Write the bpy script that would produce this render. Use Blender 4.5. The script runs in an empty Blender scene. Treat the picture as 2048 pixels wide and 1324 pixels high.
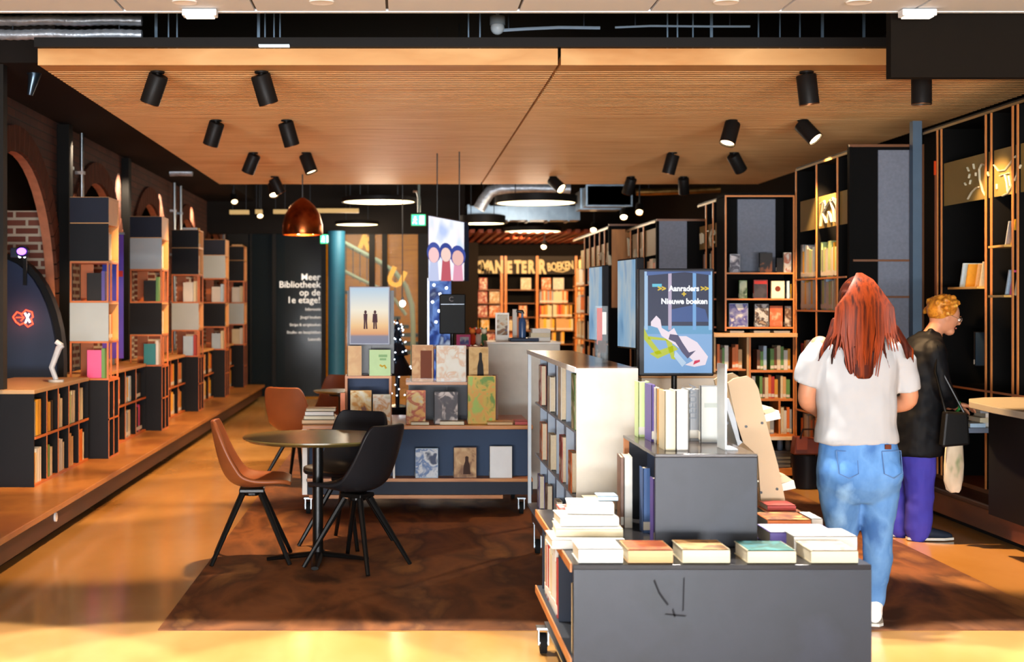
import bpy, bmesh, math, random
from mathutils import Vector, Matrix, Euler
R = math.radians
S = bpy.context.scene
C = S.collection
random.seed(11)

# ------------------------------------------------------------------ camera, world, exposure, large lights
EYE = 1.54          # eye height in metres
FPX = 2800.0        # focal length in pixels of the 2048 wide frame
cd = bpy.data.cameras.new('camera')
cam = bpy.data.objects.new('camera', cd); C.objects.link(cam)
cam.location = (0, 0, EYE); cam.rotation_euler = (R(90), 0, 0)
cd.sensor_width = 36; cd.lens = FPX / 2048 * 36
cd.shift_x = (1024 - 805) / 2048; cd.shift_y = -(662 - 608) / 2048
cd.dof.use_dof = True; cd.dof.focus_distance = 7.6; cd.dof.aperture_fstop = 3.0
cd.clip_start = .05; cd.clip_end = 200
S.camera = cam
S.view_settings.view_transform = 'Standard'; S.view_settings.look = 'None'
S.view_settings.gamma = 1; S.view_settings.use_curve_mapping = False
S.view_settings.exposure = 1.0
cy = S.cycles
cy.use_denoising = True
cy.max_bounces = 6; cy.diffuse_bounces = 3; cy.glossy_bounces = 3; cy.transmission_bounces = 4; cy.transparent_max_bounces = 8
cy.sample_clamp_indirect = 4; cy.caustics_reflective = False; cy.caustics_refractive = False
w = bpy.data.worlds.new('world'); S.world = w; w.use_nodes = True
w.node_tree.nodes['Background'].inputs[0].default_value = (.62, .55, .47, 1)
w.node_tree.nodes['Background'].inputs[1].default_value = .22


def lamp(name, kind, loc, aim, power, col, size=.1, size_y=None, cone=60, blend=.5):
    d = bpy.data.lights.new(name, kind); d.energy = power; d.color = col
    if kind == 'AREA':
        d.size = size
        if size_y: d.shape = 'RECTANGLE'; d.size_y = size_y
    else:
        d.shadow_soft_size = size
    if kind == 'SPOT': d.spot_size = R(cone); d.spot_blend = blend
    o = bpy.data.objects.new(name, d); C.objects.link(o); o.location = loc
    v = Vector(aim) - Vector(loc)
    o.rotation_euler = v.to_track_quat('-Z', 'Y').to_euler()
    return o

WARM = (1, .62, .30); WARMW = (1, .80, .58); COOL = (.80, .90, 1.0)
# daylight through the shop front, which stands behind the camera
lamp('daylight_front_window', 'AREA', (-.6, -8.0, 1.6), (-.2, 12, 1.3), 500, (.93, .97, 1.0), 11, 2.8)
# low fill light behind the camera, added and aimed up to brighten the ceilings
lamp('ceiling_fill', 'AREA', (-.4, -7.9, .32), (.2, 7.0, 3.0), 1350, (.93, .96, 1.0), 11, .6)
# warm area light on the stair hall behind the far glass wall
lamp('stair_hall_area', 'AREA', (-1.2, 25.0, 4.2), (-1.0, 27.5, .8), 75, (1, .90, .72), 3.5, 2)

def at(u, v, y):
    """the point at depth y that the photograph shows at column u, row v"""
    return Vector(((u - 805) * y / FPX, y, EYE - (v - 608) * y / FPX))

# ------------------------------------------------------------------ materials
def lin(h):
    h = h.lstrip('#'); o = []
    for i in (0, 2, 4):
        c = int(h[i:i + 2], 16) / 255
        o.append(c / 12.92 if c <= .04045 else ((c + .055) / 1.055) ** 2.4)
    return (*o, 1)
def dim(h, k=.86):
    h = h.lstrip('#'); return '#' + ''.join('%02x' % int(int(h[i:i + 2], 16) * k) for i in (0, 2, 4))
_mc = {}
def M(hexc, rough=.55, metal=0, emit=0, spec=.35, noise=None, bump=0):
    if not metal and not emit and sum(lin(hexc)[:3]) < .22: spec = .12      # matt dark paint
    key = (hexc, rough, metal, emit, spec, noise, bump)
    if key in _mc: return _mc[key]
    m = bpy.data.materials.new('mat_' + hexc.strip('#')); m.use_nodes = True
    nt = m.node_tree; b = nt.nodes['Principled BSDF']; c = lin(hexc)
    b.inputs['Base Color'].default_value = c; b.inputs['Roughness'].default_value = rough
    b.inputs['Metallic'].default_value = metal; b.inputs['Specular IOR Level'].default_value = spec
    if emit:
        b.inputs['Emission Color'].default_value = c; b.inputs['Emission Strength'].default_value = emit
    sc, am = noise if noise else (14, .10)
    tc = nt.nodes.new('ShaderNodeTexCoord'); n = nt.nodes.new('ShaderNodeTexNoise')
    n.inputs['Scale'].default_value = sc; n.inputs['Detail'].default_value = 3
    nt.links.new(tc.outputs['Object'], n.inputs['Vector'])
    mr = nt.nodes.new('ShaderNodeMapRange'); mr.inputs[3].default_value = 1 - am; mr.inputs[4].default_value = 1 + am
    nt.links.new(n.outputs['Fac'], mr.inputs[0])
    mx = nt.nodes.new('ShaderNodeVectorMath'); mx.operation = 'SCALE'; mx.inputs[0].default_value = c[:3]
    nt.links.new(mr.outputs[0], mx.inputs['Scale']); nt.links.new(mx.outputs[0], b.inputs['Base Color'])
    if bump:
        bp = nt.nodes.new('ShaderNodeBump'); bp.inputs['Strength'].default_value = bump; bp.inputs['Distance'].default_value = .01
        nt.links.new(n.outputs['Fac'], bp.inputs['Height']); nt.links.new(bp.outputs[0], b.inputs['Normal'])
    _mc[key] = m; return m
def ramp_mat(name, *a, spec=.3, **k):
    m = _ramp_mat(name, *a, **k); m.node_tree.nodes['Principled BSDF'].inputs['Specular IOR Level'].default_value = spec; return m
def _ramp_mat(name, cols, scale=(1, 1, 1), nscale=4, rough=.5, detail=4, coord='Object', emit=0, pos=None, bump=0, interp='LINEAR', metal=0, distort=0):
    m = bpy.data.materials.new(name); m.use_nodes = True
    nt = m.node_tree; b = nt.nodes['Principled BSDF']; b.inputs['Roughness'].default_value = rough; b.inputs['Metallic'].default_value = metal
    tc = nt.nodes.new('ShaderNodeTexCoord'); mp = nt.nodes.new('ShaderNodeMapping'); mp.inputs['Scale'].default_value = scale
    n = nt.nodes.new('ShaderNodeTexNoise'); n.inputs['Scale'].default_value = nscale; n.inputs['Detail'].default_value = detail
    n.inputs['Distortion'].default_value = distort
    cr = nt.nodes.new('ShaderNodeValToRGB'); cr.color_ramp.interpolation = interp
    e = cr.color_ramp.elements; k = len(cols)
    ps = pos or [.32 + .36 * i / max(1, k - 1) for i in range(k)]
    e[0].position = ps[0]; e[0].color = lin(cols[0]); e[1].position = ps[1]; e[1].color = lin(cols[1])
    for i in range(2, k): q = e.new(ps[i]); q.color = lin(cols[i])
    L = nt.links.new
    L(tc.outputs[coord], mp.inputs[0]); L(mp.outputs[0], n.inputs['Vector']); L(n.outputs['Fac'], cr.inputs[0]); L(cr.outputs[0], b.inputs['Base Color'])
    if emit: L(cr.outputs[0], b.inputs['Emission Color']); b.inputs['Emission Strength'].default_value = emit
    if bump:
        bp = nt.nodes.new('ShaderNodeBump'); bp.inputs['Strength'].default_value = bump; bp.inputs['Distance'].default_value = .01
        L(n.outputs['Fac'], bp.inputs['Height']); L(bp.outputs[0], b.inputs['Normal'])
    return m
def E(hexc, k=.5):
    """a patch of a lit screen: black glass that gives off its own colour"""
    key = ('E', hexc, k)
    if key not in _mc:
        m = bpy.data.materials.new('screen_light'); m.use_nodes = True; b = m.node_tree.nodes['Principled BSDF']
        b.inputs['Base Color'].default_value = (.01, .01, .012, 1); b.inputs['Roughness'].default_value = .35; b.inputs['Specular IOR Level'].default_value = .08
        b.inputs['Emission Color'].default_value = lin(hexc); b.inputs['Emission Strength'].default_value = k
        _mc[key] = m
    return _mc[key]
def dark_base(m):
    nt = m.node_tree; b = nt.nodes['Principled BSDF']
    for l in list(b.inputs['Base Color'].links): nt.links.remove(l)
    b.inputs['Base Color'].default_value = (.01, .01, .012, 1); b.inputs['Specular IOR Level'].default_value = .08; return m
_art = {}
def art(*cols, seed=0, scale=13):
    key = (cols, seed, scale)
    if key not in _art:
        cols = [dim(c) for c in cols]; m = ramp_mat('cover_picture', cols, (1, 1, 1), scale, .45, 2, 'Object', interp='EASE', distort=.6)
        mp = [n for n in m.node_tree.nodes if n.type == 'MAPPING'][0]; mp.inputs['Location'].default_value = (seed * 3.7, seed * 1.3, 0)
        _art[key] = m
    return _art[key]
def brick_mat(name, c1, c2, mortar, rot, sc=1.0, mw=1.0):
    m = bpy.data.materials.new(name); m.use_nodes = True
    nt = m.node_tree; b = nt.nodes['Principled BSDF']; b.inputs['Roughness'].default_value = .85
    tc = nt.nodes.new('ShaderNodeTexCoord'); mp = nt.nodes.new('ShaderNodeMapping'); mp.inputs['Rotation'].default_value = rot
    bt = nt.nodes.new('ShaderNodeTexBrick'); bt.inputs['Color1'].default_value = lin(c1); bt.inputs['Color2'].default_value = lin(c2)
    bt.inputs['Mortar'].default_value = lin(mortar); bt.inputs['Scale'].default_value = 1; bt.inputs['Mortar Size'].default_value = .007 * sc * mw
    bt.inputs['Brick Width'].default_value = .23 * sc; bt.inputs['Row Height'].default_value = .075 * sc; bt.inputs['Mortar Smooth'].default_value = .2
    n = nt.nodes.new('ShaderNodeTexNoise'); n.inputs['Scale'].default_value = 3; n.inputs['Detail'].default_value = 5
    mx = nt.nodes.new('ShaderNodeMix'); mx.data_type = 'RGBA'; mx.blend_type = 'MULTIPLY'; mx.inputs[0].default_value = .5
    cr = nt.nodes.new('ShaderNodeValToRGB'); cr.color_ramp.elements[0].color = (.45, .42, .4, 1); cr.color_ramp.elements[1].color = (1.3, 1.25, 1.2, 1)
    L = nt.links.new
    L(tc.outputs['Object'], mp.inputs[0]); L(mp.outputs[0], bt.inputs['Vector']); L(tc.outputs['Object'], n.inputs['Vector'])
    L(n.outputs['Fac'], cr.inputs[0]); L(bt.outputs['Color'], mx.inputs[6]); L(cr.outputs[0], mx.inputs[7]); L(mx.outputs[2], b.inputs['Base Color'])
    bp = nt.nodes.new('ShaderNodeBump'); bp.inputs['Strength'].default_value = .5; bp.inputs['Distance'].default_value = .01; bp.invert = True
    L(bt.outputs['Fac'], bp.inputs['Height']); L(bp.outputs[0], b.inputs['Normal'])
    return m

BLACK = M('#141211', .5); BLACKM = M('#0f0e0d', .35, .3); DARK = M('#26221f', .7); CHAR = M('#2e3138', .55, noise=(6, .16))
SLATE = M('#2b303b', .5, noise=(5, .14)); SLATEB = M('#34455f', .5, noise=(5, .12)); WHITEP = M('#c4c0b4', .45); CREAM = M('#cdc8bb', .5)
PAGES = M('#cfc3a8', .8, noise=(60, .12)); LABELM = M('#cdc9be', .6); STEEL = M('#a9b3ba', .28, 1); FOIL = M('#b4bac2', .38, .55, noise=(22, .5), bump=.5)
GALV = M('#7f8f9c', .35, .9, noise=(9, .3)); COPPER = M('#b5683c', .3, .85); RUB = M('#141414', .8)
OAK = ramp_mat('oak_board', ['#a5622c', '#c98a4a', '#b06c34'], (1, 1, 8), 3, .42)
OAKY = ramp_mat('oak_board_along', ['#9c5b28', '#c48346', '#a8652f'], (6, .6, 6), 3, .38)
OAKX = ramp_mat('oak_board_across', ['#9c5b28', '#c48346', '#a8652f'], (.6, 6, 6), 3, .38)
OAKL = M('#b2703c', .45, noise=(7, .2)); OAKP = M('#b89468', .5, noise=(5, .12)); PLY = M('#b49a78', .5, noise=(5, .08))
SLATW = ramp_mat('slatted_ceiling_wood', ['#c88a4c', '#e2ad70', '#d49b5e', '#ecba7c'], (.25, 5, 1), 2.2, .55, 5)
GLASS = bpy.data.materials.new('clear_glass'); GLASS.use_nodes = True
def _glass(m, tint, rough, alpha):
    b = m.node_tree.nodes['Principled BSDF']; b.inputs['Base Color'].default_value = tint; b.inputs['Roughness'].default_value = rough
    b.inputs['Alpha'].default_value = alpha
_glass(GLASS, (.75, .85, .9, 1), .05, .05); GLASS.node_tree.nodes['Principled BSDF'].inputs['Specular IOR Level'].default_value = .3
SMOKE = bpy.data.materials.new('dark_glass'); SMOKE.use_nodes = True; _glass(SMOKE, (.012, .018, .022, 1), .12, .9); SMOKE.node_tree.nodes['Principled BSDF'].inputs['Specular IOR Level'].default_value = .05

# ------------------------------------------------------------------ mesh builder
class MB:
    def __init__(s): s.v = []; s.f = []; s.m = []
    def add(s, vs, fs, m=0, M4=None):
        o = len(s.v)
        for p in vs:
            p = Vector(p)
            s.v.append(M4 @ p if M4 else p)
        for f in fs: s.f.append([o + i for i in f]); s.m.append(m)
        return s
    def box(s, x0, x1, y0, y1, z0, z1, m=0, M4=None):
        return s.add([(x0, y0, z0), (x1, y0, z0), (x1, y1, z0), (x0, y1, z0), (x0, y0, z1), (x1, y0, z1), (x1, y1, z1), (x0, y1, z1)],
                     [(0, 3, 2, 1), (4, 5, 6, 7), (0, 1, 5, 4), (1, 2, 6, 5), (2, 3, 7, 6), (3, 0, 4, 7)], m, M4)
    def prism(s, poly, axis, lo, hi, m=0, M4=None):
        n = len(poly)
        def p3(a, b, c): return {'x': (c, a, b), 'y': (a, c, b), 'z': (a, b, c)}[axis]
        vs = [p3(a, b, lo) for a, b in poly] + [p3(a, b, hi) for a, b in poly]
        fs = [tuple(range(n))[::-1], tuple(range(n, 2 * n))] + [(i, (i + 1) % n, n + (i + 1) % n, n + i) for i in range(n)]
        return s.add(vs, fs, m, M4)
    def loft(s, rings, m=0, caps=True, close=True, M4=None):
        n = len(rings[0]); vs = [p for r in rings for p in r]; fs = []
        for k in range(len(rings) - 1):
            for i in range(n if close else n - 1):
                j = (i + 1) % n
                fs.append((k * n + i, k * n + j, (k + 1) * n + j, (k + 1) * n + i))
        if caps: fs.append(tuple(range(n))[::-1]); fs.append(tuple(range((len(rings) - 1) * n, len(rings) * n)))
        return s.add(vs, fs, m, M4)
    def tube(s, pts, r, n=8, m=0, M4=None, flat=1.0):
        pts = [Vector(p) for p in pts]; rs = r if isinstance(r, (list, tuple)) else [r] * len(pts); rings = []
        up = None
        for i, p in enumerate(pts):
            t = (pts[min(i + 1, len(pts) - 1)] - pts[max(i - 1, 0)])
            t = t.normalized() if t.length > 1e-9 else Vector((0, 0, 1))
            if up is None: up = Vector((0, 0, 1)) if abs(t.z) < .9 else Vector((0, 1, 0))
            a = t.cross(up); a = a.normalized() if a.length > 1e-6 else t.orthogonal().normalized()
            b = a.cross(t).normalized(); up = b
            rings.append([p + a * math.cos(2 * math.pi * k / n) * rs[i] + b * math.sin(2 * math.pi * k / n) * rs[i] * flat for k in range(n)])
        return s.loft(rings, m, M4=M4)
    def cyl(s, p0, p1, r0, r1=None, n=20, m=0, M4=None):
        return s.tube([p0, p1], [r0, r0 if r1 is None else r1], n, m, M4)
    def lathe(s, prof, c=(0, 0, 0), n=24, m=0, M4=None, caps=True):
        c = Vector(c)
        rings = [[c + Vector((r * math.cos(2 * math.pi * k / n), r * math.sin(2 * math.pi * k / n), z)) for k in range(n)] for r, z in prof]
        return s.loft(rings, m, caps, M4=M4)
    def ell(s, c, rx, ry, rz, n=16, k=10, m=0, M4=None):
        c = Vector(c); rings = []
        for i in range(k + 1):
            a = -math.pi / 2 + math.pi * (i + .02) / (k + .04)
            rings.append([c + Vector((rx * math.cos(a) * math.cos(2 * math.pi * j / n), ry * math.cos(a) * math.sin(2 * math.pi * j / n), rz * math.sin(a))) for j in range(n)])
        return s.loft(rings, m, M4=M4)
    def build(s, name, mats, parent=None, loc=None, smooth=False, bevel=0, world=True, mods=None):
        """world=True: the coordinates are world ones and are made relative to the origin (the parent's, or the base centre)"""
        if not isinstance(mats, (list, tuple)): mats = [mats]
        if world and parent is not None:
            p = parent; off = Vector((0, 0, 0))
            while p is not None: off += p.location; p = p.parent
            vs = [v - off for v in s.v]; ol = Vector((0, 0, 0))
        elif world:
            lo = Vector([min(v[i] for v in s.v) for i in range(3)]); hi = Vector([max(v[i] for v in s.v) for i in range(3)])
            ol = Vector(((lo.x + hi.x) / 2, (lo.y + hi.y) / 2, lo.z)); vs = [v - ol for v in s.v]
        else:
            vs = s.v; ol = Vector(loc) if loc else Vector((0, 0, 0))
        me = bpy.data.meshes.new(name); me.from_pydata([tuple(v) for v in vs], [], s.f)
        for m in mats: me.materials.append(m)
        me.polygons.foreach_set('material_index', s.m)
        if smooth: me.polygons.foreach_set('use_smooth', [True] * len(me.polygons))
        me.update()
        bm = bmesh.new(); bm.from_mesh(me); bmesh.ops.recalc_face_normals(bm, faces=bm.faces); bm.to_mesh(me); bm.free()
        o = bpy.data.objects.new(name, me); C.objects.link(o); o.location = ol
        if parent is not None: o.parent = parent
        if bevel:
            b = o.modifiers.new('bevel', 'BEVEL'); b.width = bevel; b.segments = 2; b.limit_method = 'ANGLE'
        if smooth and not mods:
            me.set_sharp_from_angle(angle=R(40))
        return o
def tag(o, label, cat, group=None, kind=None):
    o['label'] = label; o['category'] = cat
    if group: o['group'] = group
    if kind: o['kind'] = kind
    return o
def empty(name, loc, label=None, cat=None, group=None, rz=0):
    o = bpy.data.objects.new(name, None); C.objects.link(o); o.location = loc; o.rotation_euler = (0, 0, rz); o.empty_display_size = .05
    if label: tag(o, label, cat, group)
    return o
def struct(o): o['kind'] = 'structure'; return o
def bx(name, mat, x0, x1, y0, y1, z0, z1, parent=None, bevel=0):
    return MB().box(x0, x1, y0, y1, z0, z1).build(name, mat, parent, bevel=bevel)
def copy_tree(o, parent=None):
    c = o.copy(); C.objects.link(c); c.parent = parent
    for ch in list(o.children): copy_tree(ch, c)
    return c
def text_obj(name, s, size, mat, loc, rot, parent=None, align='LEFT', ext=.002, xs=1.0, bold=0):
    cu = bpy.data.curves.new(name, 'FONT'); cu.body = s; cu.size = size; cu.extrude = ext; cu.align_x = align; cu.offset = bold
    cu.resolution_u = 3
    t = bpy.data.objects.new(name, cu); C.objects.link(t)
    dg = bpy.context.evaluated_depsgraph_get(); me = bpy.data.meshes.new_from_object(t.evaluated_get(dg))
    bpy.data.objects.remove(t)
    me.materials.clear(); me.materials.append(mat)
    o = bpy.data.objects.new(name, me); C.objects.link(o); o.rotation_euler = rot; o.scale = (xs, 1, 1)
    o.location = Vector(loc)
    if parent is not None:
        o.parent = parent; o.location = Vector(loc) - parent.location
    return o
FACECAM = (R(90), 0, 0)
# ------------------------------------------------------------------ the room
FLOORM = ramp_mat('polished_floor', ['#a8743a', '#c8965a', '#b68446', '#d6aa6c'], (1, .5, 1), .55, .16, 6)
CARPET = ramp_mat('worn_floor_mat', ['#4a2c1a', '#8a5530', '#5e3822', '#a4703f'], (1, .45, 1), 2.6, .62, 8, bump=.15, distort=.4)
struct(bx('floor', FLOORM, -7.5, 7.5, -8.5, 34, -.1, 0))
m_ = bx('floor_mat', CARPET, -1.153, 3.2, 6.60, 15.2, .0005, .006)
tag(m_, 'large dark brown worn floor mat under the round table and trolleys', 'mat')
VOIDM = M('#15100b', .9)
struct(bx('ceiling_void', VOIDM, -7.5, 7.5, 6.9, 34, 4.3, 4.4))
# white tiled ceiling near the camera
WTILE = M('#d8dcde', .7, noise=(3, .03))
mb = MB(); xs = [-7.5 + .653 * 0]
x = -1.3825 - .653 * 8
mb.box(-6.7, 7.2, -8, 7.0, 3.012, 3.06, 1)
while x < 6.6:
    y = 7.0
    while y > -7.9:
        mb.box(x + .007, x + .646, max(y - 3.0, -8), y - .004, 3.0, 3.014, 0); y -= 3.0
    x += .653
mb.box(-6.7, 7.2, 6.98, 7.012, 2.996, 3.075, 0)
o = mb.build('ceiling', [WTILE, M('#55504a', .8)]); struct(o)
GLOW = M('#fff3dc', .5, emit=9)
for X in (-1.05, -.39, 1.56, 2.2):
    r = empty('ceiling_downlight', (X, 6.75, 3.0), 'round recessed downlight in the white tiled ceiling, number %d across' % ([-1.05, -.39, 1.56, 2.2].index(X) + 1), 'ceiling light', 'downlights in the white ceiling')
    r['label'] = {-1.05: 'first round downlight from the left in the white ceiling', -.39: 'second round downlight from the left in the white ceiling',
                  1.56: 'third round downlight from the left in the white ceiling', 2.2: 'rightmost round downlight in the white ceiling'}[X]
    MB().lathe([(.045, 2.994), (.058, 2.992), (.062, 2.999), (.045, 3.0)], (X, 6.75, 0), 24).build('trim_ring', M('#f2efe8', .5), r, smooth=True)
    MB().lathe([(.001, 2.995), (.044, 2.995), (.044, 2.998), (.001, 2.998)], (X, 6.75, 0), 24).build('diffuser', GLOW, r)
    lamp('downlight_lamp', 'SPOT', (X, 6.72, 2.97), (X, 5.35, 0), 260, (1, .95, .87), .04, cone=54, blend=.15)
for X in (-3.0, -2.2, .3, 3.0, 3.9):  # extra lamps without fittings, added for floor glow that bounces up
    lamp('downlight_lamp', 'SPOT', (X, 6.72, 2.97), (X, 5.35, 0), 260, (1, .95, .87), .04, cone=54, blend=.15)
for k, u in enumerate((398, 1840)):
    p = at(u, 29, 6.9)
    r = empty('emergency_light', (p.x, 6.93, 2.955), ['slim white emergency light at the white ceiling edge above the foil duct', 'slim white emergency light at the white ceiling edge before the black bulkhead'][k], 'light')
    bx('housing', M('#e9ecee', .4), p.x - .085, p.x + .085, 6.90, 6.97, 2.963, 2.996, r, bevel=.004)
    bx('lens', M('#f7f5ea', .3, emit=.6), p.x - .07, p.x + .07, 6.905, 6.965, 2.957, 2.963, r)
# black bulkhead
o = bx('trim_bulkhead', M('#15100b', .9), 2.477, 7.5, 7.10, 7.17, 2.69, 3.12); struct(o)

# slatted timber ceiling raft, two panels either side of the seam
def raft(x0, x1, y0, y1, z, label):
    mb = MB(); mb.box(x0, x1, y0 + .02, y1, z + .03, z + .06, 0)
    mb.box(x0, x1, y0, y0 + .025, z, z + .104, 0)
    y = y0 + .26; n = 0
    mb.box(x0, x1, y0 + .02, y0 + .25, z + .002, z + .03, 0)
    while y < y1:
        e = .0
        mb.box(x0 - e, x1 + e, y, y + .052, z, z + .031, 0); y += .078; n += 1
    o = mb.build('ceiling', SLATW); o['kind'] = 'structure'; return o
raft(-2.29, .975, 8.79, 17.5, 3.04, '')
raft(.995, 4.45, 8.79, 17.5, 3.04, '')
o = bx('trim_beam', M('#1d1b1a', .6), -2.30, 4.6, 8.74, 8.785, 3.146, 3.205); struct(o)
p0 = at(548, 91, 8.7); o = bx('air_vent', M('#cfe0ea', .4, emit=.5), p0.x - .095, p0.x + .095, 8.69, 8.735, 3.140, 3.152)
tag(o, 'thin pale strip light under the black beam above the timber ceiling', 'light'); o.name = 'strip_light'

# left plinth (long low timber bench) and right plinth
PLT = ramp_mat('plinth_top_wood', ['#7c4a24', '#b0763c', '#945c2e'], (1, .5, 1), 2.2, .32, 5)
PLF = ramp_mat('plinth_front_wood', ['#2e1a10', '#4b2a18', '#3a2013'], (1, .3, 1), 2.5, .5, 4)
r = empty('timber_plinth', (-3.2, 13, 0), 'long low brown timber plinth carrying the cube towers by the brick wall', 'plinth')
bx('top', PLT, -4.0, -2.225, 5.0, 22.6, .2, .24, r, bevel=.006)
bx('front_panel', PLF, -4.0, -2.26, 5.0, 22.5, .07, .2, r)
bx('recessed_base', M('#120e0c', .8), -4.0, -2.36, 5.02, 22.4, .001, .07, r)
MB().cyl((-2.262, 9.1, .155), (-2.248, 9.1, .155), .03, n=16).build('socket_cover', M('#e8e6e0', .4), r)
r = empty('timber_plinth', (4.4, 10, 0), 'dark brown timber plinth under the tall bookcases at the right wall', 'plinth')
bx('top', PLF, 3.79, 4.9, 6.5, 10.74, .2, .239, r, bevel=.01)
bx('front_panel', ramp_mat('plinth_side_wood', ['#4a2414', '#74401f', '#5a2e18'], (1, .3, 1), 2.5, .45, 4), 3.83, 4.9, 6.5, 10.74, .05, .2, r)
bx('recessed_base', M('#120e0c', .8), 3.90, 4.9, 6.52, 10.74, .001, .05, r)

# brick arcade on the left
BRK = brick_mat('dark_red_brick', '#4a2a20', '#5d3626', '#352820', (0, R(90), R(90)))
BRL = brick_mat('pale_jointed_brick', '#6e3a2c', '#84493a', '#cdbca6', (0, R(90), R(90)), 1.15, 2.4)
ARC = [11.6 + 3.05 * k for k in range(-1, 5)]; RA = 1.3; SZ = 1.5; TOP = 3.22; XF, XB = -3.2, -3.28
mb = MB(); mbp = MB(); HB = 1.525
for c in ARC:
    N = 24; pts = [(c - RA * math.cos(math.pi * i / N), SZ + RA * math.sin(math.pi * i / N)) for i in range(N + 1)]
    for X in (XF, XB):
        for i in range(N):
            (ya, za), (yb, zb) = pts[i], pts[i + 1]
            mb.add([(X, ya, za), (X, yb, zb), (X, yb, TOP), (X, ya, TOP)], [(0, 1, 2, 3)])
        mb.add([(X, c - HB, .0), (X, c - RA, .0), (X, c - RA, TOP), (X, c - HB, TOP)], [(0, 1, 2, 3)])
        mb.add([(X, c + RA, .0), (X, c + HB, .0), (X, c + HB, TOP), (X, c + RA, TOP)], [(0, 1, 2, 3)])
    for i in range(N):
        (ya, za), (yb, zb) = pts[i], pts[i + 1]
        mb.add([(XF, ya, za), (XB, ya, za), (XB, yb, zb), (XF, yb, zb)], [(0, 1, 2, 3)], 1)
    for ye in (c - RA, c + RA): mb.add([(XF, ye, 0), (XB, ye, 0), (XB, ye, SZ), (XF, ye, SZ)], [(0, 1, 2, 3)], 1)
    mbp.box(XB - .36, XB - .001, c + RA, c + RA + .44, 0, 2.4)
BRF = brick_mat('pale_jointed_brick_end', '#7a4030', '#8e5040', '#d8c8b2', (R(90), 0, 0), 1.0, 2.0)
struct(mbp.build('wall_left_piers', BRF))
o = mb.build('wall_left', [BRK, M('#c07e5e', .8, noise=(12, .3))]); struct(o)  # arch reveals take a paler colour that stands for light on them
mb = MB()
for c in ARC:
    for i in range(30):   # voussoirs
        a0 = math.pi * (i + .06) / 30; a1 = math.pi * (i + .94) / 30
        def q(r, a): return (c - r * math.cos(a), SZ + r * math.sin(a))
        mb.prism([q(RA + .004, a0), q(RA + .004, a1), q(1.515, a1), q(1.515, a0)], 'x', XF - .002, XF + .03, 0)
o = mb.build('trim_arches', M('#5a3527', .85, noise=(9, .35))); struct(o)
struct(bx('wall_niche', BRL, -4.15, -4.05, 8, 25, 0, 3.22))
struct(bx('niche_shade_sheet', VOIDM, -4.04, -3.98, 8, 25, 2.5, 3.22))  # dark sheet before the upper brick, stands in for the shade there
struct(bx('ceiling_niche', VOIDM, -4.1, -3.2, 8, 25, 3.22, 3.3))
struct(bx('ceiling_soffit', M('#1f1a17', .8), -3.3, -2.42, 9.75, 23, 3.22, 3.55))
struct(bx('wall_left_near', M('#25211e', .8), -4.1, -3.2, 4.0, 8.55, 0, 3.22))
struct(bx('wall_outer', VOIDM, -7.4, -7.3, -8, 34, 0, 4.3))
struct(bx('wall_right', M('#171311', .85), 4.95, 5.05, -8, 34, 0, 4.3))
struct(bx('wall_far', M('#1a1512', .85), 1.0, 7.4, 31.2, 31.3, 0, 4.3))
struct(bx('wall_stair', M('#1a1512', .85), -7.4, 1.6, 29.6, 29.7, 0, 5))
# black steel column at the left edge of the picture
struct(bx('column_left', M('#25221f', .6), -2.93, -2.795, 9.8, 9.9, .94, 3.22))
for k, (u, d) in enumerate(((134, 13.15), (157, 13.62), (343, 19.15), (355, 19.7), (453, 24.4))):
    mb = MB(); X = -3.12
    mb.cyl((X, d, .24), (X, d, 3.2), .019, n=10)
    for z in (.9, 1.55, 2.2, 2.8): mb.box(X - .06, X + .03, d - .03, d + .03, z, z + .03)
    o = mb.build('conduit_pipe', STEEL, smooth=True)
    tag(o, ['thin grey vertical pipe between the first two brick arches', 'second thin vertical pipe between the first two brick arches, farther in', 'slim vertical pipe between the third and fourth arches',
            'second slim pipe between the third and fourth arches, farther in', 'thin vertical pipe at the far end of the arcade'][k], 'pipe', 'pipes on the brick piers')
struct(bx('column_pier', M('#0e0d0c', .7), -3.19, -3.08, 12.93, 13.08, .24, 3.2))
struct(bx('column_pier', M('#0e0d0c', .7), -3.19, -3.11, 15.9, 16.05, .24, 3.2))

# ------------------------------------------------------------------ rear glass front
GY = 23.0
struct(bx('trim_header', M('#1b1714', .7), -3.2, 1.02, GY - .1, GY + .15, 2.69, 4.3))
for k, (u0, u1) in enumerate(((455, 497), (545, 552), (643, 652), (738, 750), (764, 775), (836, 856), (500, 504))):
    a = at(u0, 0, GY); b = at(u1, 0, GY)
    struct(bx('window_%d' % (k + 1), M('#1a1917', .5), a.x, b.x, GY - .05, GY + .06, 0, 2.69))
a = at(497, 0, GY).x; b = at(643, 0, GY).x
struct(bx('window_9', SMOKE, a, b, GY, GY + .012, 0.02, 2.69))
a2 = at(690, 0, GY).x; b2 = at(836, 0, GY).x
struct(bx('window_8', GLASS, a2, b2, GY, GY + .012, 0.02, 2.69))
o = MB().cyl((at(673, 0, 22.7).x, 22.7, 0), (at(673, 0, 22.7).x, 22.7, 2.72), .14, n=28).build('column_teal', M('#28688a', .45), smooth=True); struct(o)
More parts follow.
